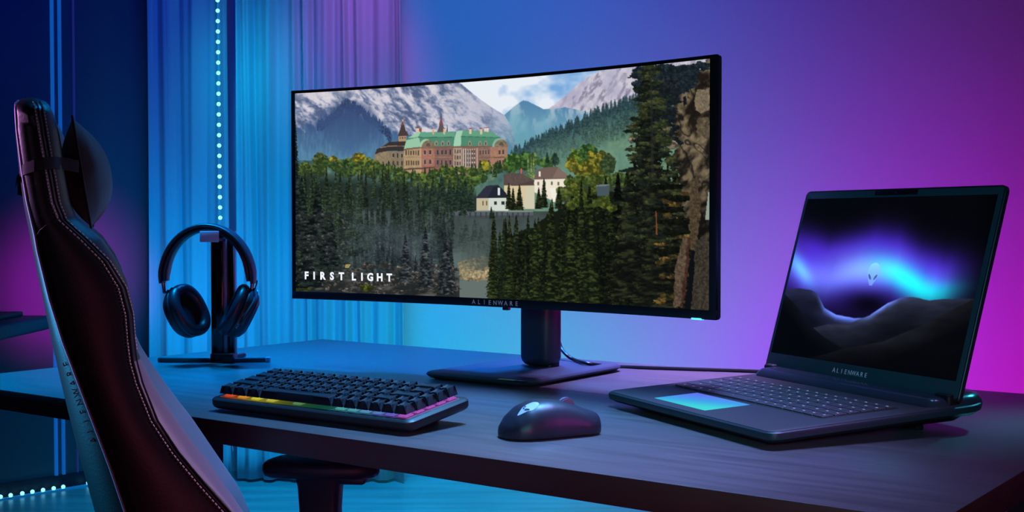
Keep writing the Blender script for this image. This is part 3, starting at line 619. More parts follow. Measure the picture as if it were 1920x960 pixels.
    c = lerp((30, 25, 20), (122, 108, 84), sm(n, .36, .66)); c = c * (.78 + .42 * fine[..., None]); c = lerp(c, (22, 20, 20), sm(np.abs(n2 - .5), .030, .0) * .95); c = lerp(c, c * .55, sm(Y, 300, 480))
    P.put(ins, c / 255)
    P.poly([(1306, 168), (1330, 166), (1330, 206), (1314, 214), (1302, 206)], (116, 104, 84), 8, 4, .3); P.poly([(1304, 226), (1328, 218), (1330, 260), (1306, 250)], (84, 74, 58), 8, 5, .5)
    P.poly([(1280, 182), (1286, 180), (1288, 196), (1282, 200)], (26, 22, 28), 4, 2)
    # dark boughs at the top right, then the tall fir
    for k in range(110):
        x = 1195 + rs.rand() * 128; y = 122 + rs.rand() * 60
        if y > np.interp(x, [1195, 1260, 1290, 1325], [215, 190, 160, 122]): continue
        P.blob(x, y, 9 + 9 * rs.rand(), 5 + 4 * rs.rand(), (24, 32, 40), (44, 58, 62), .5)
    for k in range(46):
        x = 1225 + rs.rand() * 40; y = 150 + rs.rand() * 130; P.blob(x, y, 9 + 8 * rs.rand(), 6, (22, 28, 32), (40, 50, 50), .5)
    for x, y, r in ((1188, 236, 7), (1198, 258, 9), (1186, 262, 8), (1250, 240, 8), (1262, 272, 12), (1200, 274, 8)): P.blob(x, y, r, r * .7, (84, 78, 66), (160, 150, 126), .5)
    for x, y0, y1, hw in ((1212, 96, 420, 44), (1226, 250, 520, 66), (1180, 330, 560, 50), (1270, 330, 560, 40), (1232, 380, 600, 60)):
        P.conifer(x, y0, y1, hw, (24, 28, 20), (64, 68, 38) if y0 > 240 else (52, 56, 48), side=-.5, fuzz=1.7)
    for k in range(230):
        y = 118 + rs.rand() * 330; wd = 8 + (y - 110) * .2; x = 1216 + (rs.rand() - .5) * 2 * min(wd, 62); dk = rs.rand() < .6
        P.blob(x, y, 7 + 8 * rs.rand(), 2.5 + 2 * rs.rand(), (20, 26, 20) if dk else (44, 50, 30), (36, 44, 32) if dk else (84, 88, 50), .55, a=.9)
    P.poly([(1219, 130), (1222, 130), (1226, 330), (1221, 330)], (40, 42, 44), a=.6)
    # branches and rocks lower right, weathered trunks
    for k in range(40):
        x = 1235 + rs.rand() * 70; y = 355 + rs.rand() * 215; P.blob(x, y, 5 + 9 * rs.rand(), 3 + 2 * rs.rand(), (60, 46, 22), (168, 132, 66) if rs.rand() < .4 else (96, 84, 40), .5, a=.85)
    for y in (350, 372, 394, 415, 436, 470, 505, 540): P.blob(1262 + 10 * math.sin(y), y, 30, 6, (12, 14, 9), (26, 26, 14), .5)
    P.poly([(1294, 340), (1308, 330), (1314, 400), (1304, 470), (1296, 468), (1292, 420)], (74, 62, 46), 6, 3, .5); P.poly([(1282, 442), (1290, 444), (1288, 500), (1276, 575), (1262, 577), (1266, 500)], (84, 70, 56), 8, 2.5, .5)
    P.poly([(1290, 444), (1294, 446), (1290, 510), (1280, 577), (1275, 577), (1284, 505)], (64, 40, 34), 8, 2.5, .5); P.poly([(1302, 460), (1320, 440), (1332, 460), (1332, 585), (1294, 582)], (56, 50, 42), 10, 4, .6)
    P.poly([(1296, 470), (1303, 470), (1296, 582), (1284, 580)], (12, 14, 16), 6, 3); P.poly([(1328, 360), (1332, 360), (1332, 412), (1322, 412)], (140, 156, 140)); P.poly([(1229, 396), (1231, 396), (1233, 440), (1230, 440)], (118, 66, 40))
    K = P.C; K = (K + np.roll(K, 1, 0) + np.roll(K, 1, 1) + np.roll(K, -1, 0) + np.roll(K, -1, 1)) / 5 * .45 + K * .55
    K[0] = P.C[0]; K[-1] = P.C[-1]; K[:, 0] = P.C[:, 0]; K[:, -1] = P.C[:, -1]
    return np.clip(K, 0, 1)

def paint_aurora(X, Y):
    """glow over dark hills; X runs 0..1 from the left, Y 0..1 from the top"""
    P = Painter(X, Y, 7); sm = lambda v, a, b: np.clip((v - a) / (b - a), 0, 1); G = lambda v, s: np.exp(-(v / s) ** 2)
    C = np.zeros(X.shape + (3,)); C[...] = (4, 5, 9)
    crest = np.interp(X, [0, .1, .2, .32, .45, .58, .7, .82, 1], [.30, .34, .37, .34, .30, .32, .40, .44, .42])
    up = np.where(Y < crest, G(Y - crest, .12), 1.)
    vio = up * sm(X, -.3, .1) * sm(X, 1.08, .8) * sm(Y, .78, .5)
    C += lerp((0, 0, 0), (70, 34, 196), np.clip(vio, 0, 1))
    band = np.interp(X, [0, .1, .25, .4, .6, .75, .9, 1], [.42, .49, .52, .46, .44, .53, .52, .5])
    C += G(Y - band, .10)[..., None] * np.array((36, 70, 70)) * sm(X, 1.05, .8)[..., None]
    C += (G(X - .06, .09) * G(Y - (.40 + .9 * X), .055))[..., None] * np.array((10, 90, 60))
    C += (G(X - .42, .2) * G(Y - .42, .10))[..., None] * np.array((30, 70, 20))
    d = (X - .70); C += (G(d + (Y - .52) * -.6, .13) * G(Y - .50 - .35 * (X - .70), .085))[..., None] * np.array((-70, 150, 20))
    C += (G(X - .88, .1) * G(Y - .52 + .15 * (X - .88), .05))[..., None] * np.array((-30, 50, 0))
    C *= (1 - .8 * G(X - .50, .13) * G(Y - .64, .07))[..., None]
    C *= (1 - .75 * sm(X, .86, 1.05) * 1)[..., None]
    def hill(pts, top, bot, dep, glow=None):
        r = np.interp(X, *zip(*pts)) + .012 * (P.fbm(.10, .1, 4, pts[0][1] * 50) - .5); m = sm(Y - r, 0, .006)
        t = sm(Y - r, 0, dep); n = P.fbm(.16, .06, 4, 7., X + Y * .8)
        c = lerp(top, bot, t) * (.6 + .8 * n[..., None])
        if glow is not None: c = c + (G(Y - r, .028) * glow(X))[..., None] * np.array((70, 96, 190))
        C[...] = lerp(C, c, m) if False else C * (1 - m[..., None]) + c * m[..., None]
    hill([(0, .585), (.08, .575), (.16, .585), (.2, .60), (.26, .68), (.34, .72), (.44, .73), (.6, .70), (1, .66)], (34, 36, 62), (14, 16, 30), .16, lambda x: G(x - .3, .10) * .9 + G(x - .42, .1) * .9)
    hill([(0, .9), (.3, .78), (.42, .76), (.52, .70), (.6, .62), (.66, .585), (.72, .575), (.8, .585), (.86, .575), (1, .56)], (40, 44, 62), (12, 14, 22), .2, lambda x: G(x - .58, .09) * 1.1)
    hill([(0, .62), (.1, .70), (.2, .80), (.3, .86), (.5, .95), (1, 1.1)], (14, 15, 24), (3, 4, 7), .1)
    hill([(0, 1.1), (.3, .97), (.45, .90), (.62, .84), (.8, .72), (.92, .62), (1, .56)], (26, 28, 34), (5, 6, 9), .14)
    C[...] = lerp(C, (3, 4, 6), sm(Y, .84, 1.0) * .8)
    # mark: a smooth long head with two slanted eyes
    ax = (X - .487) / .032; ay = (Y - .462) / .068
    head = (np.abs(ax) < np.where(ay < -.2, np.sqrt(np.clip(1 - ((ay + .2) / .8) ** 2, 0, 1)), np.clip(1 - .80 * np.abs(np.clip((ay + .2) / 1.2, 0, 1)) ** 1.5, 0, 1)))
    head &= (ay > -1) & (ay < 1)
    t = sm(ay, -1, 1); C[...] = np.where(head[..., None], lerp((140, 225, 255), (120, 150, 250), t), C)
    for s in (-1, 1):
        u = (ax * s - .48) * .8 - (ay - .26) * -.9; v = -(ax * s - .48) * .8 + (ay - .26) * 1.0
        C[...] = np.where((((u / .16) ** 2 + (v / .42) ** 2) < 1)[..., None], (60, 100, 170), C)
    return np.clip(C / 255., 0, 1)
# ---------------------------------------------------------------- curved monitor
MYAW = -.6297; MC = Vector((-.0306, 1.9595, 0)); MZ = .856; MW = .813; MH = .3571; MR = 2.2692
mon = thing('monitor', 'wide curved monitor showing a palace in a forested mountain valley', 'monitor', (MC.x, MC.y, DZ), (0, 0, MYAW))
MB = MZ - DZ      # local height of the lower edge
def mpos(s, d, z):    # s along the curve, d behind the front face, z above the lower edge
    a = s / MR; return Vector(((MR + d) * math.sin(a), (MR + d) * math.cos(a) - MR, MB + z))
BEZ = mat('black_satin_plastic', (14, 17, 24), .42, spec=.4); SHELL = mat('dark_grey_shell', (34, 34, 42), .5, spec=.4); LOWB = mat('navy_black_bezel', (17, 26, 38), .42, spec=.4)
def curved_slab(name, s0, s1, z0, z1, d0, d1, m, parent, n=48, r=.0, r2=.002):
    """curved slab with rounded corners seen from the front and eased edges"""
    bm = bmesh.new(); rings = []; n = max(2, int(n * (s1 - s0) / MW)); e = min(r2, (s1 - s0) / 3, (z1 - z0) / 3)
    st = [(s0, e), (s0 + e * .3, e * .3), (s0 + e, 0)] + [(s0 + e + (s1 - s0 - 2 * e) * k / n, 0) for k in range(1, n)] + [(s1 - e, 0), (s1 - e * .3, e * .3), (s1, e)]
    for s, i in st:
        rings.append([mpos(s, d, z) for d, z in inset_poly([(d0, z0 + e), (d0 + e * .3, z0 + e * .3), (d0 + e, z0), (d1 - e, z0), (d1, z0 + e), (d1, z1 - e), (d1 - e, z1), (d0 + e, z1), (d0 + e * .3, z1 - e * .3), (d0, z1 - e)], i)])
    loft(bm, rings)
    return obj(name, bm, m, parent, angle=35)
H2 = MW / 2
curved_slab('housing', -H2, H2, 0, MH, .003, .012, SHELL, mon, r2=.003)
curved_slab('rear_cover', -.26, .26, .03, MH - .03, .011, .045, SHELL, mon, r2=.004)
# bezel: four curved bars around the panel
for nm, a in (('bezel', (-H2, H2, MH - .0050, MH)), ('bezel', (-H2, -H2 + .0075, .0125, MH - .005)), ('bezel', (H2 - .0115, H2, .0125, MH - .005))):
    curved_slab(nm, *a, -.0012, .004, BEZ, mon, n=48, r2=.0005)
curved_slab('lower_bezel', -H2, H2, 0, .0128, -.0014, .004, LOWB, mon, r=.002, r2=.0006)
NX, NY = 900, 390
S, Z = np.meshgrid(np.linspace(-H2 + .0075, H2 - .0112, NX), np.linspace(MH - .0050, .0128, NY))
P = np.stack([MR * np.sin(S / MR), MR * np.cos(S / MR) - MR, MB + Z], -1) 
cy_, sy_ = math.cos(MYAW), math.sin(MYAW)      # drawing grid: the survey coordinates of each display point
WX = MC.x + P[..., 0] * cy_ - P[..., 1] * sy_; WY = MC.y + P[..., 0] * sy_ + P[..., 1] * cy_; WZ = DZ + P[..., 2] - CAMZ
yc = WY * cP - WZ * sP; zc = WY * sP + WZ * cP
me = grid_mesh('screen', P); set_picture(me, paint_valley(960 + FOC * WX / yc, 480 - FOC * zc / yc))
scr = obj('screen', me, picture_mat('monitor_picture', 1.0), mon, angle=180); tag(scr, 'lit screen with a green-roofed palace, firs and snowy mountains')
def on_screen(name, me, s, z, m, d=-.0016, parent=mon, tilt=0):
    a = s / MR; o = obj(name, me, m, parent, smooth=False); p = mpos(s, d, z)
    o.matrix_local = Matrix.Translation(p) @ Matrix.Rotation(-a, 4, 'Z') @ Matrix.Rotation(PI / 2, 4, 'X') @ Matrix.Rotation(tilt, 4, 'Z'); return o
WHT = mat('white_screen_lettering', (240, 240, 240), .5, emit=(245, 246, 248), es=.95)
for ch, s in zip('FIRSTLIGHT', (-.3765, -.3605, -.343, -.3235, -.304, -.2785, -.2615, -.2445, -.225, -.2055)):
    on_screen('title_letter', text_mesh(ch, .0175, 1, .0001, .0007), s, .0398, WHT, -.0006, scr)
on_screen('title_number', text_mesh('007', .0078, .8, .0001, .0002, .35), -.292, .0575, mat('gold_lettering', (190, 160, 80), .5, emit=(190, 165, 90), es=.9), -.0006, scr)
SILV = mat('silver_print', (225, 230, 240), .5)
for k, ch in enumerate('ALIENWARE'):
    on_screen('brand_letter', text_mesh(ch, .0098, 1, .0001, .0001), -.0355 + k * .01045, .0063, SILV, -.0016)
# control nub and power light
bm = bmesh.new(); box(bm, -.0055, .0055, -.004, .004, -.004, .001, .0012); o = obj('joystick', bm, BEZ, mon); o.location = mpos(.02, .010, -.001)
bm = bmesh.new(); box(bm, -.0085, .0085, -.003, .004, -.0012, .0012, .0004); o = obj('power_light', bm, mat('cyan_status_light', (60, 200, 230), .4, emit=(70, 225, 255), es=2.), mon); o.matrix_local = Matrix.Translation(mpos(.3745, .001, .0002)) @ Matrix.Rotation(-.3745 / MR, 4, 'Z')
tag(o, 'glowing cyan power light')
# stand: rounded neck, hub and a flat base plate
NECK = mat('neck_satin_plastic', (44, 48, 62), .40, spec=.4); BASEM = mat('base_satin_plastic', (66, 72, 88), .36, spec=.5)
nc = Vector((.0, .1325)) ; 
P = roundpoly(.066, .048, .020, 8, nc.x - .033, nc.y - .024)
bm = bmesh.new(); rings = []
for z, i in ((.0130, .012), (.0150, .0065), (.0195, .0022), (.026, 0), (.12, 0), (.24, 0)):
    rings.append([(x, y, z) for x, y in inset_poly(P, i)])
loft(bm, rings); neck = obj('stand_neck', bm, NECK, mon)
obj('stand_hub', slab(roundpoly(.038, .030, .01, 5, nc.x - .010, nc.y - .010), [(.0085, 0), (.018, 0)]), BEZ, mon)
obj('tilt_mount', boxbm(-.05, .05, .036, nc.y - .018, .19, .29, .006), SHELL, mon)
P = [(-.150, -.100), (.098, -.138), (.128, .07), (-.03, .14)]
P = roundpoly(.207, .285, [.016, .04, .03, .07], 8, -.107, -.043)
base = obj('stand_base', slab(P, [(0.0, .014), (.0022, .0065), (.0062, .0008), (.0078, .0), (.0105, .0016), (.0122, .006)]), BASEM, mon, angle=50); 
kq = at_z(932, 711, DZ + .0122) - MC; kx, ky = kq.x * math.cos(MYAW) + kq.y * math.sin(MYAW), -kq.x * math.sin(MYAW) + kq.y * math.cos(MYAW)
bm = boxbm(0, .030, 0, .009, 0, .0003); o = obj('sticker', bm, mat('green_yellow_sticker', (190, 230, 90), .5), base); o.matrix_local = Matrix.Translation((kx, ky, .0122))
bm = boxbm(.0305, .052, 0, .009, 0, .0003); o = obj('sticker', bm, mat('black_sticker', (10, 14, 18), .4), base); o.matrix_local = Matrix.Translation((kx, ky, .0122))
bm = boxbm(-.006, .0005, .0008, .0016, 0, .0001); box(bm, .002, .0085, -.001, -.0002, 0, .0001); on = obj('sticker_print', bm, mat('sticker_print_white', (190, 200, 210), .4), base, smooth=False); on.matrix_local = Matrix.Translation((kx + .040, ky + .0045, .0126))
# black cable from the neck to the laptop
CAB = mat('black_cable_rubber', (14, 14, 22), .4)
hz = DZ + .0032
pts = [at_y(1046, 630, 2.165), at_y(1052, 652, 2.155), at_y(1062, 665, 2.135)]
pts += [at_z(1076, 674, hz + .0125), at_z(1105, 682, hz + .0122), at_z(1155, 687, hz), at_z(1210, 689, hz), at_z(1300, 692, hz), at_z(1380, 694.5, hz), at_z(1440, 697, hz)]
tag(obj('display_cable', tube(bmesh.new(), smooth_pts(pts, 8), .0030, 8), CAB), 'black cable running across the desk from the monitor stand to the laptop', 'cable')
# ---------------------------------------------------------------- keyboard
def hue(t):
    K = [(0, (255, 60, 40)), (.10, (255, 110, 20)), (.19, (240, 230, 20)), (.26, (250, 250, 40)), (.34, (190, 190, 60)), (.44, (80, 160, 80)), (.56, (30, 150, 130)), (.66, (60, 200, 190)), (.76, (70, 170, 220)), (.86, (90, 90, 230)), (.93, (190, 80, 210)), (1.01, (235, 70, 210))]
    for (a, c), (b, d) in zip(K, K[1:]):
        if t <= b: u = (t - a) / (b - a); return tuple(c[i] * (1 - u) + d[i] * u for i in range(3))
    return K[-1][1]
KYAW = -.6159; PIT = .0201; PITY = .0206; TILT = math.radians(7.2)
kex = Vector((math.cos(KYAW), math.sin(KYAW), 0)); key_ = Vector((-kex.y, kex.x, 0))
KO = Vector((-.385, 1.654, 0)) - kex * .0095 - key_ * .0105
kb = thing('keyboard', 'compact black keyboard with rainbow lit switches, left of the mouse', 'keyboard', (KO.x, KO.y, DZ), (0, 0, KYAW))
KF = Matrix.Translation((0, 0, .0035)) @ Matrix.Rotation(TILT, 4, 'X')
KW = .344; KD = .1215
CASE = mat('keyboard_case_black', (34, 36, 42), .45, spec=.4, noise=(900, .2))
bm = slab(roundpoly(KW, KD, .012, 6), [(-.001, .006), (.002, .0015), (.005, 0), (.0115, 0), (.0135, .0025)]); bmesh.ops.transform(bm, matrix=KF, verts=bm.verts)
obj('case', bm, CASE, kb, angle=50)
bm = slab(roundpoly(KW - .02, KD - .02, .003, 2, .010, .010), [(.0130, 0), (.0136, 0)])
# lit mounting plate in sixteen colour fields
cm = bpy.data.materials.new('rainbow_lit_plate'); cm.use_nodes = True; N = cm.node_tree.nodes; L = cm.node_tree.links; p = N['Principled BSDF']
tc = N.new('ShaderNodeTexCoord'); sx = N.new('ShaderNodeSeparateXYZ'); r = N.new('ShaderNodeValToRGB'); dv = N.new('ShaderNodeMath'); dv.operation = 'DIVIDE'; dv.inputs[1].default_value = KW
L.new(tc.outputs['Object'], sx.inputs[0]); L.new(sx.outputs[0], dv.inputs[0]); L.new(dv.outputs[0], r.inputs[0]); L.new(r.outputs[0], p.inputs['Emission Color']); p.inputs['Emission Strength'].default_value = .16; p.inputs['Base Color'].default_value = (.05, .05, .05, 1)
for k in range(12):
    t = k / 11; e = r.color_ramp.elements[0] if k == 0 else (r.color_ramp.elements[-1] if k == 11 else r.color_ramp.elements.new(t)); e.position = t; e.color = (*srgb(hue(t)), 1)
bmesh.ops.transform(bm, matrix=KF, verts=bm.verts); obj('switch_plate', bm, cm, kb)
for x in (.045, KW - .075):
    obj('foot', boxbm(x, x + .03, KD - .028, KD - .012, -.0, .0135, .002), CASE, kb)
CAP = mat('blue_black_keycap', (30, 38, 48), .42, spec=.45, noise=(1500, .12)); CONN = mat('clear_switch_housing', (190, 190, 205), .35)
def cap_mesh(u, row):
    w_ = u * PIT - .0014; d = PITY - .0020; h = (.0112, .0112, .0110, .0108, .0100)[row]; tp = .0034; rings = []
    for z, i, sh in ((0, 0, 0), (h - .0008, tp, .0006), (h, tp + .0008, .0006)):
        rings.append([(x, y + sh * (1 if z else 0), z + (.0006 * ((y / d) - .5) * 2 if z else 0)) for x, y in inset_poly(roundpoly(w_, d, .0012, 3), i)])
    bm = bmesh.new(); loft(bm, rings, cap=False); top = rings[-1]
    bot = [v for v in bm.verts if v.co.z < 1e-6]
    tv = [v for v in bm.verts][-len(top):]; c = bm.verts.new((w_ / 2, d / 2, h - .0007))
    mid = [bm.verts.new(((v.co.x - w_ / 2) * .55 + w_ / 2, (v.co.y - d / 2) * .8 + d / 2, v.co.z - .0005)) for v in tv]
    n = len(tv)
    for k in range(n): bm.faces.new((tv[k], tv[(k + 1) % n], mid[(k + 1) % n], mid[k])); bm.faces.new((mid[k], mid[(k + 1) % n], c))
    me = bpy.data.meshes.new('keycap'); bmesh.ops.recalc_face_normals(bm, faces=bm.faces); bm.to_mesh(me); bm.free(); me.materials.append(CAP); me.shade_smooth(); me.set_sharp_from_angle(angle=math.radians(38)); return me
rows = [[1] * 13 + [2, 1], [1.5] + [1] * 12 + [1.5, 1], [1.75] + [1] * 11 + [2.25, 1], [2.25] + [1] * 10 + [1.75, 1, 1], [1.25] * 3 + [6.25] + [1] * 6]
capm = {}; swm = {}
def switch_mesh(t):
    k = min(23, int(t * 24))
    if k not in swm:
        bm = bmesh.new(); box(bm, -.0068, .0068, -.0068, .0068, 0, .0022, .0008); box(bm, -.0052, .0052, -.0052, .0052, .0022, .0040, .0006); box(bm, -.002, .002, -.002, .002, .005, .0060)
        me = bpy.data.meshes.new('switch'); bm.to_mesh(me); bm.free(); c = hue(t); me.materials.append(mat('lit_switch_%02d' % k, (200, 200, 210), .35, emit=c, es=.42)); swm[k] = me
    return swm[k]
for ri, row in enumerate(rows):
    x = .0095; y = .0105 + (4 - ri) * PITY
    for ci, u in enumerate(row):
        if (u, ri) not in capm: capm[(u, ri)] = cap_mesh(u, ri)
        z0 = .0178
        o = bpy.data.objects.new('keycap', capm[(u, ri)]); COL.objects.link(o); o.parent = kb
        cv = .0008 * (abs(ri - 2.2) / 2.2) ** 2
        o.matrix_local = KF @ Matrix.Translation((x + .0007, y + .0004, z0 + cv))
        ks = [.5] if u < 6 else [.12, .5]
        for q in ks:
            t = (x + u * PIT * q) / KW
            s = bpy.data.objects.new('switch', switch_mesh(t)); COL.objects.link(s); s.parent = o
            s.matrix_local = Matrix.Translation((u * PIT * q, PITY * .5 - .0006, .0136 - z0 - cv))
        x += u * PIT

# ---------------------------------------------------------------- mouse
MO = thing('mouse', 'dark purple-black wireless mouse between keyboard and laptop', 'mouse', (.043, 1.462, DZ), (0, 0, math.radians(24)))
MSK = mat('mouse_satin_shell', (38, 40, 54), .42, spec=.5)
LEN = .122
#       t, z top, half width, y shift
prof = [(0.00, .007, .008), (.03, .016, .019), (.10, .0265, .0275), (.20, .036, .0325), (.32, .0415, .0340), (.45, .0425, .0335), (.58, .0405, .0315), (.70, .0365, .0300), (.82, .0310, .0295), (.92, .0268, .0262), (.98, .0242, .0205), (1.0, .0215, .0150)]
bm = bmesh.new(); rings = []
for i in range(41):
    t = .5 - .5 * math.cos(PI * i / 40); zt = np.interp(t, [a[0] for a in prof], [a[1] for a in prof]); hw = np.interp(t, [a[0] for a in prof], [a[2] for a in prof]); ring = []
    for k in range(33):
        a = PI * k / 32; ca, sa_ = math.cos(a), math.sin(a)
        y = hw * math.copysign(abs(ca) ** .72, ca); z = .002 + (zt - .002) * abs(sa_) ** .78
        if z < .010: y *= .90 + .10 * (z / .010)
        ring.append(((t - .5) * LEN, y, z))
    rings.append(ring)
loft(bm, rings); obj('shell', bm, MSK, MO, angle=60)
obj('sole', slab([(x * .88, y * .84) for x, y in roundpoly(LEN, .056, .022, 6, -LEN / 2, -.028)], [(0, .002), (.003, 0)]), BEZ, MO)
# groove between the buttons, wheel and thumb buttons
GRV = mat('groove_black', (8, 8, 12), .6)
zt = lambda x: np.interp(x / LEN + .5, [a[0] for a in prof], [a[1] for a in prof])
obj('button_groove', tube(bmesh.new(), [(x, 0, zt(x) - .0002) for x in np.linspace(.012, .058, 16)], .0005, 6), GRV, MO)
bm = bmesh.new(); bmesh.ops.create_cone(bm, cap_ends=True, segments=28, radius1=.0105, radius2=.0105, depth=.0075); bmesh.ops.transform(bm, matrix=Matrix.Rotation(PI / 2, 4, 'X'), verts=bm.verts)
bmesh.ops.bevel(bm, geom=[e for e in bm.edges if abs(e.verts[0].co.y - e.verts[1].co.y) < 1e-5], offset=.0015, segments=2, affect='EDGES')
o = obj('scroll_wheel', bm, mat('grey_rubber_wheel', (120, 110, 135), .5), MO); o.location = (.022, 0, zt(.022) - .0045); tag(o, 'lilac-grey scroll wheel')

def alien_head(h):
    """smooth long head with two slanted eyes, flat, height h"""
    P = []
    for k in range(48):
        a = 2 * PI * k / 48; x = math.cos(a); y = math.sin(a)
        P.append((x * .29 * (1 if y > 0 else (1 - .55 * (-y) ** 1.4)), .10 + y * (.40 if y > 0 else .58)))
    bm = bmesh.new(); vs = [bm.verts.new((x * h, y * h, 0)) for x, y in P]; f = bm.faces.new(vs)
    r = bmesh.ops.extrude_face_region(bm, geom=[f]); bmesh.ops.translate(bm, vec=(0, 0, .0002), verts=[v for v in r['geom'] if isinstance(v, bmesh.types.BMVert)])
    eb = bmesh.new()
    for s in (-1, 1):
        E = []
        for k in range(20):
            a = 2 * PI * k / 20; u = math.cos(a) * .13; v = math.sin(a) * .055; c, s_ = math.cos(.75), math.sin(.75)
            E.append((s * (.13 + u * c - v * s_) * h, (-.10 + u * s_ + v * c) * h, .0003))
        eb.faces.new([eb.verts.new(p) for p in E])
    return bm, eb
hb, eb = alien_head(.0270)
shell = [c for c in MO.children if c.name.startswith('shell')][0]
bv = BVHTree.FromPolygons([v.co for v in shell.data.vertices], [p.vertices for p in shell.data.polygons])
def drape(bmx, M, tree, d):
    """press a flat mark onto a surface along the local -Z of M"""
    dr = (M.to_3x3() @ Vector((0, 0, -1))).normalized()
    for v in bmx.verts:
        q = M @ v.co; hit = tree.ray_cast(q, dr)
        v.co = hit[0] - dr * (d + v.co.z * 0) if hit[0] else q
    return bmx
Mh = Matrix.Translation((-.0330, -.0130, .08)) @ Matrix.Rotation(math.radians(-90), 4, 'Z')
bmesh.ops.delete(hb, geom=[f for f in hb.faces if abs(f.normal.z) < .5], context='FACES_ONLY')
keep = [f for f in hb.faces][:1]; bmesh.ops.delete(hb, geom=[f for f in hb.faces if f not in keep], context='FACES')
bmesh.ops.triangulate(hb, faces=hb.faces); bmesh.ops.subdivide_edges(hb, edges=hb.edges, cuts=2, use_grid_fill=True)
mk = obj('head_mark', drape(hb, Mh, bv, .0003), mat('pale_blue_mark', (175, 188, 225), .5, emit=(120, 140, 200), es=.12), MO); tag(mk, 'pale blue-grey head mark')
obj('eye_mark', drape(eb, Mh, bv, .0005), MSK, mk)

# ---------------------------------------------------------------- laptop
LYAW = -1.1415; LO = Vector((.1246, 1.698, 0)); LW = .3738; LDp = .2655; SL = math.atan2(.0121, LDp)
lap = thing('laptop', 'open black laptop with a glowing touchpad and an aurora picture, at the right', 'laptop', (LO.x, LO.y, DZ), (0, 0, LYAW))
ZF = .0192
LF = Matrix.Translation((0, 0, ZF)) @ Matrix.Rotation(SL, 4, 'X')         # frame of the keyboard deck
LBODY = mat('laptop_dark_shell', (36, 58, 68), .40, spec=.45); DECK = mat('laptop_soft_deck', (80, 60, 68), .46, spec=.4); UNDER = mat('laptop_black_underside', (8, 10, 14), .6)
P = roundpoly(LW, LDp + .068, [.016, .016, .050, .050], 8)
bm = slab(P, [(-.0135, .010), (-.0085, .001), (-.0045, 0), (-.0012, .0006), (0, .0022)]); bmesh.ops.transform(bm, matrix=LF, verts=bm.verts)
body = obj('base', bm, LBODY, lap, angle=32)
bm = slab(roundpoly(LW - .006, LDp - .006, .013, 6, .003, .004), [(-.0004, 0), (.0006, 0), (.0009, .0006)]); bmesh.ops.transform(bm, matrix=LF, verts=bm.verts)
obj('deck', bm, DECK, lap)
P2 = roundpoly(LW - .05, LDp + .01, .02, 6, .025, .030)
bm = slab(P2, [(-.0225, .006), (-.0185, 0), (-.0125, -.004)]); bmesh.ops.transform(bm, matrix=LF, verts=bm.verts)
for v in bm.verts: v.co.z = max(v.co.z, .0028)
obj('underside', bm, UNDER, lap)
for x, y in ((.05, .055), (LW - .07, .055), (.05, .24), (LW - .07, .24)): obj('foot', boxbm(x, x + .03, y, y + .012, 0, .006, .001), UNDER, lap)
# glossy rear shelf that curves down past the hinge
P3 = roundpoly(LW - .010, .105, [.02, .02, .048, .048], 10, .005, LDp - .032)
bm = slab(P3, [(-.017, .020), (-.0145, .009), (-.0095, .002), (-.004, 0), (.002, .0010), (.007, .0050), (.0100, .010), (.0115, .018)]); bmesh.ops.transform(bm, matrix=LF, verts=bm.verts)
obj('rear_shelf', bm, mat('glossy_rear_shelf', (60, 60, 78), .22, spec=.6), lap, angle=60)
# keys
KEYM = mat('laptop_key', (96, 76, 86), .42, spec=.4); WELL = mat('laptop_key_well', (6, 4, 8), .6); LEG = mat('lit_key_legend', (190, 190, 210), .5, emit=(170, 165, 200), es=.5)
bm = boxbm(.0205, .3415, .0945, .2065, -.0003, .0012, .0004); bmesh.ops.transform(bm, matrix=LF, verts=bm.verts); obj('key_well', bm, WELL, lap)
kx0, kx1, ky0, ky1 = .0225, .3395, .0965, .2045
lr = [[1] * 17, [1] * 13 + [2, 1, 1], [1.5] + [1] * 12 + [1.5, 1, 1], [1.75] + [1] * 11 + [2.25, 1, 1], [2.25] + [1] * 10 + [1.75, 1, 1, 1], [1.25, 1, 1, 1.25, 4.5, 1, 1, 1, 1, 1, 1, 1, 1]]
tot = 6 * .0195 ; hts = [.0125] + [(ky1 - ky0 - .0125) / 5] * 5; y = ky1; lk = {}
for ri, row in enumerate(lr):
    su = sum(row); pu = (kx1 - kx0) / su; y -= hts[ri]; x = kx0
    for u in row:
        kk = (round(u * pu, 5), ri == 0)
        if kk not in lk:
            bm = slab(roundpoly(u * pu - .0022, hts[ri] - .0022, .0014, 3), [(0, 0), (.0014, 0), (.0017, .0004)]); me = bpy.data.meshes.new('key'); bm.to_mesh(me); bm.free(); me.materials.append(KEYM)
            wl = .0020 if u < 4 else .001; lm_ = bpy.data.meshes.new('legend'); bm = boxbm(-wl * (.9), wl * .9, -.0007, .0007, 0, .0002); bm.to_mesh(lm_); bm.free(); lm_.materials.append(LEG); lk[kk] = (me, lm_)
        me, lm_ = lk[kk]
        o = bpy.data.objects.new('key', me); COL.objects.link(o); o.parent = lap; o.matrix_local = LF @ Matrix.Translation((x + .0011, y + .0011, .0012))
        q = bpy.data.objects.new('legend', lm_); COL.objects.link(q); q.parent = o; q.matrix_local = Matrix.Translation(((u * pu) / 2 - .0008, hts[ri] / 2 - .0002, .0017))
        x += u * pu
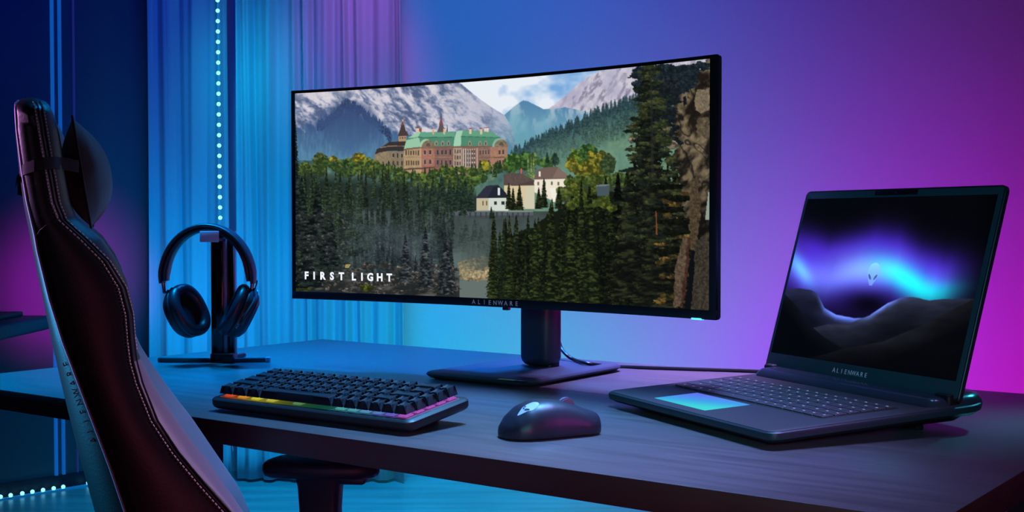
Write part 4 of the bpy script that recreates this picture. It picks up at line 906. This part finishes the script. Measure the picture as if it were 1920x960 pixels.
# glowing touchpad, blue to green
tm = bpy.data.materials.new('glowing_touchpad'); tm.use_nodes = True; N = tm.node_tree.nodes; L = tm.node_tree.links; p = N['Principled BSDF']; p.inputs['Base Color'].default_value = (.02, .03, .04, 1)
tc = N.new('ShaderNodeTexCoord'); mp = N.new('ShaderNodeMapping'); mp.inputs['Rotation'].default_value = (0, 0, math.radians(90)); gr = N.new('ShaderNodeTexGradient'); r = N.new('ShaderNodeValToRGB')
sx = N.new('ShaderNodeSeparateXYZ'); cb = N.new('ShaderNodeMath'); cb.operation = 'MULTIPLY_ADD'; cb.inputs[1].default_value = -8.; 
cx = N.new('ShaderNodeMath'); cx.operation = 'MULTIPLY_ADD'; cx.inputs[1].default_value = 3.2; cx.inputs[2].default_value = .42
L.new(tc.outputs['Object'], sx.inputs[0]); L.new(sx.outputs[0], cx.inputs[0]); L.new(cx.outputs[0], cb.inputs[2]); L.new(sx.outputs[1], cb.inputs[0]); L.new(cb.outputs[0], r.inputs[0])
r.color_ramp.elements[0].position = .0; r.color_ramp.elements[0].color = (*srgb((92, 110, 232)), 1); r.color_ramp.elements[1].position = .62; r.color_ramp.elements[1].color = (*srgb((40, 200, 185)), 1); e = r.color_ramp.elements.new(.32); e.color = (*srgb((52, 150, 218)), 1)
L.new(r.outputs[0], p.inputs['Emission Color']); p.inputs['Emission Strength'].default_value = 1.
bm = slab([(.0, .0), (.1175, 0), (.1175, .0655), (.0, .0655)], [(0, 0), (.0004, 0), (.0006, .0004)]); o = obj('touchpad', bm, tm, lap); o.matrix_local = LF @ Matrix.Translation((.0955, .0215, .0007)); tag(o, 'touchpad glowing blue to green')
# lid
LA_ = .2802; HZ = .7784 - DZ
LL = Matrix.Translation((0, LDp, HZ)) @ Matrix.Rotation(PI / 2 - LA_, 4, 'X')   # x across, y up the lid, z towards the viewer
lid = obj('lid', slab(roundpoly(.3785, .2650, [.004, .004, .008, .008], 5, -.0035, 0), [(-.0075, .002), (-.006, 0), (-.0008, 0), (0, .0008)]), mat('lid_dark_shell', (46, 36, 52), .4, spec=.45), lap, angle=35); lid.matrix_local = LL
o = obj('lid_bezel', slab(roundpoly(.3735, .2605, .004, 4, -.001, .0022), [(-.0002, 0), (.0005, 0), (.0008, .0004)]), mat('teal_black_bezel', (38, 76, 88), .5, spec=.35), lid)
X0, X1, Y0, Y1 = .0045, .3655, .0232, .2528
Xs, Ys = np.meshgrid(np.linspace(X0, X1, 420), np.linspace(Y1, Y0, 270)); P = np.stack([Xs, Ys, np.full_like(Xs, .0011)], -1)
me = grid_mesh('screen', P); set_picture(me, paint_aurora((Xs - X0) / (X1 - X0), (Y1 - Ys) / (Y1 - Y0)))
o = obj('screen', me, picture_mat('laptop_picture', 1.), lid, angle=180); tag(o, 'lit screen with a violet and cyan glow over dark hills')
o = obj('camera_bar', boxbm(.146, .228, .2555, .2625, .0004, .0012, .0003), BEZ, lid); lens = obj('camera_lens', boxbm(.1855, .1885, .2578, .2602, .0012, .0014), mat('lens_glass', (60, 70, 110), .1), o)
for k, ch in enumerate('ALIENWARE'):
    q = obj('brand_letter', text_mesh(ch, .0088, 1, .0001, .0000), SILV, lid, smooth=False); q.location = (.1475 + k * .0079, .0125, .0010)
for x0, x1 in ((.004, .026), (LW - .032, LW - .006)):
    obj('hinge', boxbm(x0, x1, LDp - .008, LDp + .012, .026, HZ + .007, .004, 3), UNDER, lap)
obj('hinge_bar', boxbm(.03, LW - .035, LDp - .002, LDp + .008, .026, HZ + .003, .003, 3), UNDER, lap)
bm = boxbm(.05, LW - .05, LDp - .030, LDp - .018, .0, .0010, .0003); bmesh.ops.transform(bm, matrix=LF, verts=bm.verts); obj('vent_strip', bm, WELL, lap)

# ---------------------------------------------------------------- headphone stand
HS = thing('headphone_stand', 'black metal headphone stand with a T-shaped foot, left of the keyboard', 'headphone stand', (-.512, 2.212, DZ), (0, 0, math.radians(-4)))
BM_ = mat('black_anodised_metal', (20, 22, 28), .35); GM = mat('grey_anodised_metal', (130, 142, 160), .35, metal=.2); GL = mat('glossy_black_panel', (8, 9, 12), .12, spec=.6)
bm = bmesh.new(); tube(bm, [(-.112, -.004, .0046), (-.02, -.012, .0052), (.0, -.012, .0052)], .0044, 8); tube(bm, [(.0, -.012, .0052), (.02, -.010, .0052), (.080, .012, .0046)], .0044, 8)
obj('foot_bar', bm, BM_, HS); obj('foot_bar', tube(bmesh.new(), [(0, -.012, .0052), (.016, .085, .0046)], .0044, 8), BM_, HS)
obj('foot_tip', boxbm(.076, .084, .006, .018, 0, .0095, .002), GM, HS)
obj('front_post', boxbm(-.013, .0075, -.016, -.008, .006, .232, .001), GL, HS)
obj('rear_post', boxbm(.004, .0245, .0, .007, .006, .232, .001), GL, HS); obj('post_edge', boxbm(.0065, .0125, -.0105, -.0005, .010, .228, .0008), GM, HS); obj('post_edge', boxbm(.0225, .0255, -.002, .0105, .006, .232, .0006), GM, HS)
obj('post_foot', boxbm(-.0145, .026, -.020, .012, .004, .018, .002), BM_, HS)
obj('hanger_arm', boxbm(-.010, .012, -.064, .008, .2150, .2195, .0008), BM_, HS)
o = obj('hanger_plate', boxbm(-.0165, .0165, -.0655, -.0625, .2135, .2325, .001), mat('blue_grey_plate', (180, 192, 220), .4), HS); tag(o, 'blue-grey front plate of the hanger')

# ---------------------------------------------------------------- headphones
HP = thing('headphones', 'black over-ear headphones hanging on the stand', 'headphones', (-.512, 2.190, DZ), (0, 0, math.radians(-4)))
HPM = mat('headphone_matte_black', (30, 34, 42), .42, spec=.45); PAD = mat('headphone_leather_pad', (26, 32, 46), .38, spec=.5, bump=(700, .2)); STL = mat('steel_slider', (90, 110, 140), .25, metal=.9)
cz, cx_ = .148, -.0115
def arc(a0, a1, rx, rz, n=40): return [(cx_ - rx * math.cos(a), rz * math.sin(a) + cz) for a in np.linspace(a0, a1, n)]
def band(name, rx, rz, th, wy, a0, a1, m):
    bm = bmesh.new(); rings = []
    for i, a in enumerate(np.linspace(a0, a1, 48)):
        c = Vector((cx_ - rx * math.cos(a), 0, rz * math.sin(a) + cz)); nrm = Vector((-math.cos(a) / rx, 0, math.sin(a) / rz)).normalized(); e = min(1, i / 3, (47 - i) / 3) * .25 + .75; ring = []
        for k in range(16):
            b = 2 * PI * k / 16; ring.append(c + nrm * (th / 2 * e * math.copysign(abs(math.sin(b)) ** .6, math.sin(b))) + Vector((0, -.022 + wy / 2 * e * math.copysign(abs(math.cos(b)) ** .6, math.cos(b)), 0)))
        rings.append(ring)
    loft(bm, rings); return obj(name, bm, m, HP, angle=70)
band('headband', .0800, .094, .008, .034, -.06, PI + .06, HPM)
band('headband_pad', .0735, .088, .010, .030, -.02, PI + .02, PAD)
def cup(sgn):
    """ear cup: faceted shell with a thick ring cushion facing inward and down"""
        # axis of the cup: points to the wearer's ear (inwards); cushion ring round it
    ax = Vector((.80, -.42, .38) if sgn < 0 else (-.80, -.30, .42)).normalized()
    up = Vector((-.40, -.05, .9) if sgn < 0 else (.46, .05, .88)); up = (up - ax * up.dot(ax)).normalized(); sd_ = up.cross(ax).normalized()
    c0 = Vector((-.050, -.022, .0925) if sgn < 0 else (.0440, -.022, .0930))
    def ring(d, a, b, tw=2.3, n=40): return [c0 + ax * d + sd_ * (a * math.copysign(abs(math.cos(2 * PI * k / n)) ** (2 / tw), math.cos(2 * PI * k / n))) + up * (b * math.copysign(abs(math.sin(2 * PI * k / n)) ** (2 / tw), math.sin(2 * PI * k / n))) for k in range(n)]
    bm = bmesh.new(); loft(bm, [ring(-.024, .010, .016, 2), ring(-.0235, .022, .030, 2.2), ring(-.018, .030, .039, 2.4), ring(-.008, .035, .045, 2.4), ring(.000, .036, .046), ring(.003, .034, .044)])
    sh = obj('ear_cup', bm, HPM, HP, angle=24)
    bm = bmesh.new(); loft(bm, [ring(.002, .030, .040), ring(.004, .0365, .0465), ring(.010, .0380, .0480), ring(.016, .0360, .0460), ring(.0195, .031, .041), ring(.0195, .0255, .0355), ring(.016, .0205, .0310), ring(.009, .0185, .029), ring(.002, .018, .028)], cap=False)
    obj('ear_cushion', bm, PAD, HP, angle=80)
    bm = bmesh.new(); loft(bm, [ring(.003, .019, .029), ring(.006, .018, .028)]); obj('speaker_cloth', bm, mat('black_mesh_cloth', (8, 9, 12), .9, bump=(3000, .3)), HP)
    a = Vector((cx_ + sgn * .0785, -.022, cz - .004)); b = a + Vector((-sgn * .002, 0, -.018)); e_ = c0 + up * .043 - ax * .012
    obj('slider', tube(bmesh.new(), [a, b, b.lerp(e_, .5), e_], [.0032, .0030, .0045, .0050], 8), STL, HP)
    obj('yoke', tube(bmesh.new(), smooth_pts([c0 + up * .046 - ax * .006, c0 + sd_ * .026 + up * .032 - ax * .012, c0 + sd_ * .0385 - ax * .008, c0 + sd_ * .034 - up * .012 - ax * .008], 6), .0038, 8), HPM, HP)
    return sh, c0, ax, up, sd_
cup(-1); sh, c0, ax, up, sd_ = cup(1)
me = text_mesh('ALIENWARE', .0052, 1.1, .0001); o = obj('brand_print', me, SILV, sh, smooth=False)
zz = (-ax * .3 + sd_ * .9).normalized()
Mx = Matrix((Vector((.45, 0, .89)).normalized(), Vector((-.89, 0, .45)).normalized(), Vector((0, -1, 0)))).transposed().to_4x4()
bmt = bmesh.new(); bmt.from_mesh(me); tr_ = BVHTree.FromPolygons([v.co for v in sh.data.vertices], [p_.vertices for p_ in sh.data.polygons])
Mt = Matrix.Translation((cx_ + .066, -.12, .080)) @ Matrix((Vector((.50, 0, .866)), Vector((-.866, 0, .50)), Vector((0, -1, 0)))).transposed().to_4x4()
drape(bmt, Mt, tr_, .0003); bmt.to_mesh(me); bmt.free()
obj('short_cable', tube(bmesh.new(), smooth_pts([(cx_ + .075, -.022, .128), (cx_ + .083, -.03, .131), (cx_ + .088, -.032, .140), (cx_ + .089, -.03, .148)], 6), .0012, 6), HPM, HP)
# ---------------------------------------------------------------- gaming chair, seen from its side
CP0 = Vector((-.2464, 1.12, 0)); CF = Vector((.951, .309, 0)); CL = Vector((-.309, .951, 0))       # near side plane: forward CF; CL points to the far side
chair = thing('gaming_chair', 'black leather gaming chair with a headrest pillow at the left', 'chair', (CP0.x, CP0.y, 0), (0, 0, math.atan2(CF.y, CF.x)))
def cpt(px, py):                     # picture point -> (forward, height) on the near side plane
    d = sight(px, py); A = np.array([[d.x, -CF.x], [d.y, -CF.y]]); t, u = np.linalg.solve(A, [CP0.x, CP0.y]); return float(u), CAMZ + d.z * t
Lp = [(172, 50), (174, 42), (180, 30), (190, 23), (205, 20), (260, 22), (320, 28), (380, 36), (440, 48), (500, 60), (570, 75), (650, 92), (720, 108), (790, 125), (870, 145), (960, 170), (1100, 208), (1300, 270)]
Rp = [(172, 60), (174, 70), (180, 80), (190, 88), (210, 98), (240, 107), (270, 112), (330, 120), (380, 130), (408, 142), (425, 162), (450, 192), (490, 220), (530, 239), (580, 251), (640, 256), (672, 261), (690, 270), (730, 288), (770, 312), (820, 345), (870, 380), (910, 410), (960, 442), (1100, 530), (1300, 610)]
Sp = [(172, 56), (176, 62), (200, 72), (290, 87), (380, 103), (412, 116), (450, 158), (490, 198), (540, 229), (590, 242), (640, 246), (680, 251), (720, 262), (790, 290), (850, 330), (910, 380), (960, 425), (1100, 512), (1300, 590)]
Pp = [(172, 44), (180, 33), (190, 28), (240, 31), (320, 41), (380, 51), (440, 65), (470, 70), (560, 92), (640, 117), (720, 147), (800, 177), (880, 207), (960, 234), (1100, 280), (1300, 340)]
ip = lambda T, y: float(np.interp(y, [a for a, b in T], [b for a, b in T]))
BW = .42
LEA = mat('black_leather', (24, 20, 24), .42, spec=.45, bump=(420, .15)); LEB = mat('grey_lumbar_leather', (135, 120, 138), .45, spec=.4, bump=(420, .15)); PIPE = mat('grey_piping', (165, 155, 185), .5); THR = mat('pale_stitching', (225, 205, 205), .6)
ys = [172, 172.8, 174.5, 177, 180, 184, 189, 195, 203, 212] + list(np.arange(222, 400, 10)) + list(np.arange(400, 470, 5)) + list(np.arange(470, 960, 10)) + list(np.arange(970, 1301, 30))
bm = bmesh.new(); rings = []
for y in ys:
    uL, z = cpt(ip(Lp, y), y); uR = cpt(ip(Rp, y), y)[0]; uS = cpt(ip(Sp, y), y)[0]; uP = cpt(ip(Pp, y), y)[0]
    z = cpt(200, y)[1]; top = max(0, 1 - (y - 172) / 40.); ei = .075 * top ** 2.2                     # side rounding at the crown
    T = uR - uL; uP = min(max(uP, uL + .08 * T), uL + .6 * T); uS = max(min(uS, uR - .03 * T), uP + .1 * T)
    rec = .42 * T * min(1, (y - 172) / 60.) if y < 440 else .42 * T
    bv_ = .030
    half = [(uL, BW / 2), (uL, .060 + ei), (uL + .30 * (uP - uL), .030 + ei), (uP, .004 + ei), (uP + .12 * (uS - uP), .0008 + ei), (uP + .5 * (uS - uP), -.004 + ei), (uP + .88 * (uS - uP), .0 + ei), (uS, .003 + ei), (uS + .5 * (uR - uS), .010 + ei), (uS + .9 * (uR - uS), .022 + ei), (uR, .040 + ei), (uR - .01 * T, .065 + ei), (uR - .5 * rec, .105), (uR - rec, .140), (uR - rec * 1.02, BW / 2)]
    ring = half + [(u, BW - v) for u, v in half[-2:0:-1]]
    rings.append([(u, v, z) for u, v in ring])
loft(bm, rings)
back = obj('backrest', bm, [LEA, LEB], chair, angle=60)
zsp = cpt(262, 676)[1]; ncol = len(rings[0])
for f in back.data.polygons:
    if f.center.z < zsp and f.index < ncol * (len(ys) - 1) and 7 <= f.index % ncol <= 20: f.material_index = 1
ctree = BVHTree.FromPolygons([v.co for v in back.data.vertices], [p.vertices for p in back.data.polygons])
def side(px, py, d=.0):
    u, z = cpt(px, py); h = ctree.ray_cast(Vector((u, -.3, z)), Vector((0, 1, 0)))
    return (h[0] if h[0] else Vector((u, .02, z))) + Vector((0, -d, 0))
def seam(name, T, y0, y1, dx, r, m, step=6, d=.0005):
    pts = [side(ip(T, y) + dx, y, d) for y in np.arange(y0, y1, step)]; return obj(name, tube(bmesh.new(), pts, r, 6), m, back)
seam('piping', Pp, 184, 1000, 0, .0012, PIPE)
seam('seam_line', Sp, 184, 1000, -1, .0009, mat('black_seam', (8, 8, 12), .5)); seam('seam_line', Sp, 184, 1000, 6, .0009, MATS['black_seam'])
for nm, dx, y1, lab in (('stitching', -7, 1000, 0), ('stitching', 9, 660, 1)):
    bm = bmesh.new(); y = 188.
    while y < y1:
        a = side(ip(Sp, y) + dx, y, .0006); b = side(ip(Sp, y + 4.2) + dx, y + 4.2, .0006); tube(bm, [a, b], .0007, 5); y += 6.4
    obj(nm, bm, THR, back)
obj('panel_seam', tube(bmesh.new(), [side(x, y, .0003) for x, y in smooth_pts([(68, 446, 0), (80, 428, 0), (95, 418, 0), (112, 411, 0)], 6) and [(68, 444), (76, 432), (86, 424), (98, 417), (112, 411)]], .0009, 6), MATS['black_seam'], back)
# front panel of the backrest and its belt slots
for k, ch in enumerate('ALIENWARE'):      # lettering runs up the side panel
    px, py = 175 - k * 6.35, 829 - k * 18.0
    u, z = cpt(px, py); me = text_mesh(ch, .0075, 1, .0001, .0001); o = obj('brand_letter', me, mat('faint_grey_print', (60, 58, 92), .5), back, smooth=False)
    a = cpt(px, py); b = cpt(px - 6.35, py - 18); dr = Vector((b[0] - a[0], 0, b[1] - a[1])).normalized(); nn = Vector((0, -1, 0)); up_ = nn.cross(dr)
    M = Matrix((dr, up_, nn)).transposed().to_4x4(); M.translation = side(px, py, .0012); o.matrix_local = M
# pillow strapped to the front of the backrest
lens_t, lens_b = cpt(133, 210), cpt(170, 427); lf_, rt_ = cpt(112, 268), cpt(204, 318)
ctr = ((lens_t[0] + lens_b[0]) / 2, (lens_t[1] + lens_b[1]) / 2); axv = Vector((lens_t[0] - lens_b[0], 0, lens_t[1] - lens_b[1])); hh = axv.length / 2; axv.normalize(); fw = Vector((axv.z, 0, -axv.x))
PL = mat('pillow_dark_cloth', (34, 28, 34), .8, spec=.25, sheen=.3, bump=(900, .3))
pbm = bmesh.new(); rings = []; PN = 44; PW = .135
vc = .045 + PW                     # pillow reaches from near the side plane to the far side
def pil(front):
    g = []
    for i in range(25):
        row = []
        for j in range(25):
            a = -1 + 2 * i / 24; b = -1 + 2 * j / 24
            s = Vector((b, a)); 
            bulge = max(0, (1 - abs(a) ** 2.2)) ** .72 * max(0, (1 - abs(b) ** 2.6)) ** .62
            th = (.0265 if front else -.020) * bulge
            row.append(Vector((ctr[0], vc, ctr[1])) + axv * (hh * a * (1 - .10 * (1 - abs(b)) * abs(a))) + Vector((0, PW * b * (1 - .10 * (1 - abs(a)) * abs(b)), 0)) + fw * th)
        g.append(row)
    return g
for fr in (True, False):
    g = pil(fr); vs = [[pbm.verts.new(p) for p in row] for row in g]
    for i in range(24):
        for j in range(24): pbm.faces.new((vs[i][j], vs[i + 1][j], vs[i + 1][j + 1], vs[i][j + 1]))
bmesh.ops.remove_doubles(pbm, verts=pbm.verts, dist=.0002)
pill = obj('headrest_pillow', pbm, PL, chair, angle=60)
g = pil(True); edge = [g[0][j] for j in range(25)] + [g[i][24] for i in range(25)] + [g[24][j] for j in range(24, -1, -1)] + [g[i][0] for i in range(24, -1, -1)]
obj('pillow_piping', tube(bmesh.new(), edge, .0011, 6), mat('dark_piping', (14, 10, 14), .6), pill)
# strap round the side of the backrest
U = [(28, 335), (33, 316), (50, 305), (75, 297), (100, 293), (122, 293), (146, 297)]; D = [(26, 352), (34, 334), (50, 326), (75, 320), (100, 316), (122, 317), (146, 321)]
bm = bmesh.new(); prev = None; rings = []
for (a, b) in zip(smooth_pts([(x, y, 0) for x, y in U], 5), smooth_pts([(x, y, 0) for x, y in D], 5)):
    if a.x < 112: p, q = side(a.x, a.y, .0022), side(b.x, b.y, .0022)
    else:
        f = min(1, (a.x - 112) / 34.); u, z = cpt(a.x, a.y); u2, z2 = cpt(b.x, b.y); v = .020 * (1 - f) + .040 * f; p, q = Vector((u, v, z)), Vector((u2, v, z2))
    rings.append([p, q, q + Vector((0, .0015, 0)), p + Vector((0, .0015, 0))])
loft(bm, rings); obj('pillow_strap', bm, mat('strap_webbing', (34, 24, 30), .7, spec=.3, bump=(2000, .4)), chair)
bm = bmesh.new(); zz0 = cpt(26, 343)[1]; uB = cpt(31.5, 343)[0]
box(bm, uB - .003, uB - .0012, .06, BW - .06, zz0 - .009, zz0 + .009); obj('pillow_strap', bm, MATS['strap_webbing'], chair)
# seat, arm and base below the frame of the photo
zb = rings and cpt(270, 1300)[1]
obj('seat', boxbm(.02, .40, -.01, BW + .01, .44, .545, .035, 4), LEA, chair)
obj('seat_bolster', boxbm(.02, .38, -.03, .05, .50, .575, .03, 4), LEA, chair); obj('seat_bolster', boxbm(.02, .38, BW - .05, BW + .03, .50, .575, .03, 4), LEA, chair)
obj('recline_bracket', boxbm(-.02, .06, -.035, -.012, .44, .60, .008), BEZ, chair)
obj('seat_mount', boxbm(.10, .30, .11, .31, .405, .445, .01), BEZ, chair)
obj('gas_lift', tube(bmesh.new(), [(.2, BW / 2, .10), (.2, BW / 2, .25), (.2, BW / 2, .2501), (.2, BW / 2, .41)], [.028, .028, .018, .018], 16), BEZ, chair)
for k in range(5):
    a = 2 * PI * k / 5 + .3; e = Vector((math.cos(a), math.sin(a), 0)); c = Vector((.2, BW / 2, 0))
    arm = obj('star_base_leg', tube(bmesh.new(), [c + Vector((0, 0, .115)), c + e * .16 + Vector((0, 0, .095)), c + e * .29 + Vector((0, 0, .068))], [.024, .019, .015], 10), BEZ, chair)
    bm = bmesh.new(); bmesh.ops.create_cone(bm, cap_ends=True, segments=24, radius1=.027, radius2=.027, depth=.035); bmesh.ops.transform(bm, matrix=Matrix.Translation(c + e * .29 + Vector((0, 0, .027))) @ Matrix.Rotation(a, 4, 'Z') @ Matrix.Rotation(PI / 2, 4, 'X'), verts=bm.verts); obj('caster', bm, BEZ, arm)
# armrest on the far side: padded top on a tall post, reaching under the desk
Ci = chair.matrix_basis.inverted() if False else (Matrix.Translation(chair.location) @ Matrix.Rotation(math.atan2(CF.y, CF.x), 4, 'Z')).inverted()
ARM = mat('armrest_soft_plastic', (30, 34, 56), .5, spec=.4)
pc = at_z(590, 872, .672); A0 = at_z(487, 884, .662); A1 = at_z(706, 874, .672)
dirx = (A1 - A0); dirx.z = 0; ln = dirx.length; dirx.normalize(); diry = Vector((-dirx.y, dirx.x, 0))
Mw = Matrix((dirx, diry, Vector((0, 0, 1)))).transposed().to_4x4(); Mw.translation = Vector((A0.x, A0.y, 0))
P = [(0.0, .012), (.004, .002), (.014, -.004), (.05, -.010), (.09, -.011), (.13, -.006), (.156, .006), (.160, .02), (.150, .055), (.11, .075), (.06, .080), (.02, .070), (.004, .05), (-.001, .03)]
bm = slab([(x * ln / .16, y) for x, y in P], [(.653, .008), (.656, .002), (.661, 0), (.668, 0), (.672, .003), (.6745, .010)]); bmesh.ops.transform(bm, matrix=Ci @ Mw, verts=bm.verts)
obj('armrest_pad', bm, ARM, chair, angle=60)
x0 = (at_z(575, 905, .64) - A0).dot(dirx); x1 = (at_z(650, 905, .64) - A0).dot(dirx)
bm = bmesh.new(); Q = roundpoly(.052, .038, .008, 4, x0 - .004, .010)
loft(bm, [[(x, y, .656) for x, y in inset_poly(Q, -.006)], [(x, y, .640) for x, y in inset_poly(Q, -.002)], [(x, y, .61) for x, y in Q], [((x - x0) * .92 + x0 + .002, y, .40) for x, y in Q]]); bmesh.ops.transform(bm, matrix=Ci @ Mw, verts=bm.verts); obj('armrest_post', bm, ARM, chair, angle=50)
bm = boxbm(x0 + .05, x0 + .085, .01, .04, .644, .656, .004); bmesh.ops.transform(bm, matrix=Ci @ Mw, verts=bm.verts); obj('armrest_lever', bm, ARM, chair)
e0 = Ci @ (Mw @ Vector((x0 + .02, .028, .41))); 
obj('armrest_bracket', tube(bmesh.new(), [e0, (e0.x, e0.y, .40), (e0.x * .9, BW - .05, .405), (.24, BW - .12, .42)], .018, 10), BEZ, chair)
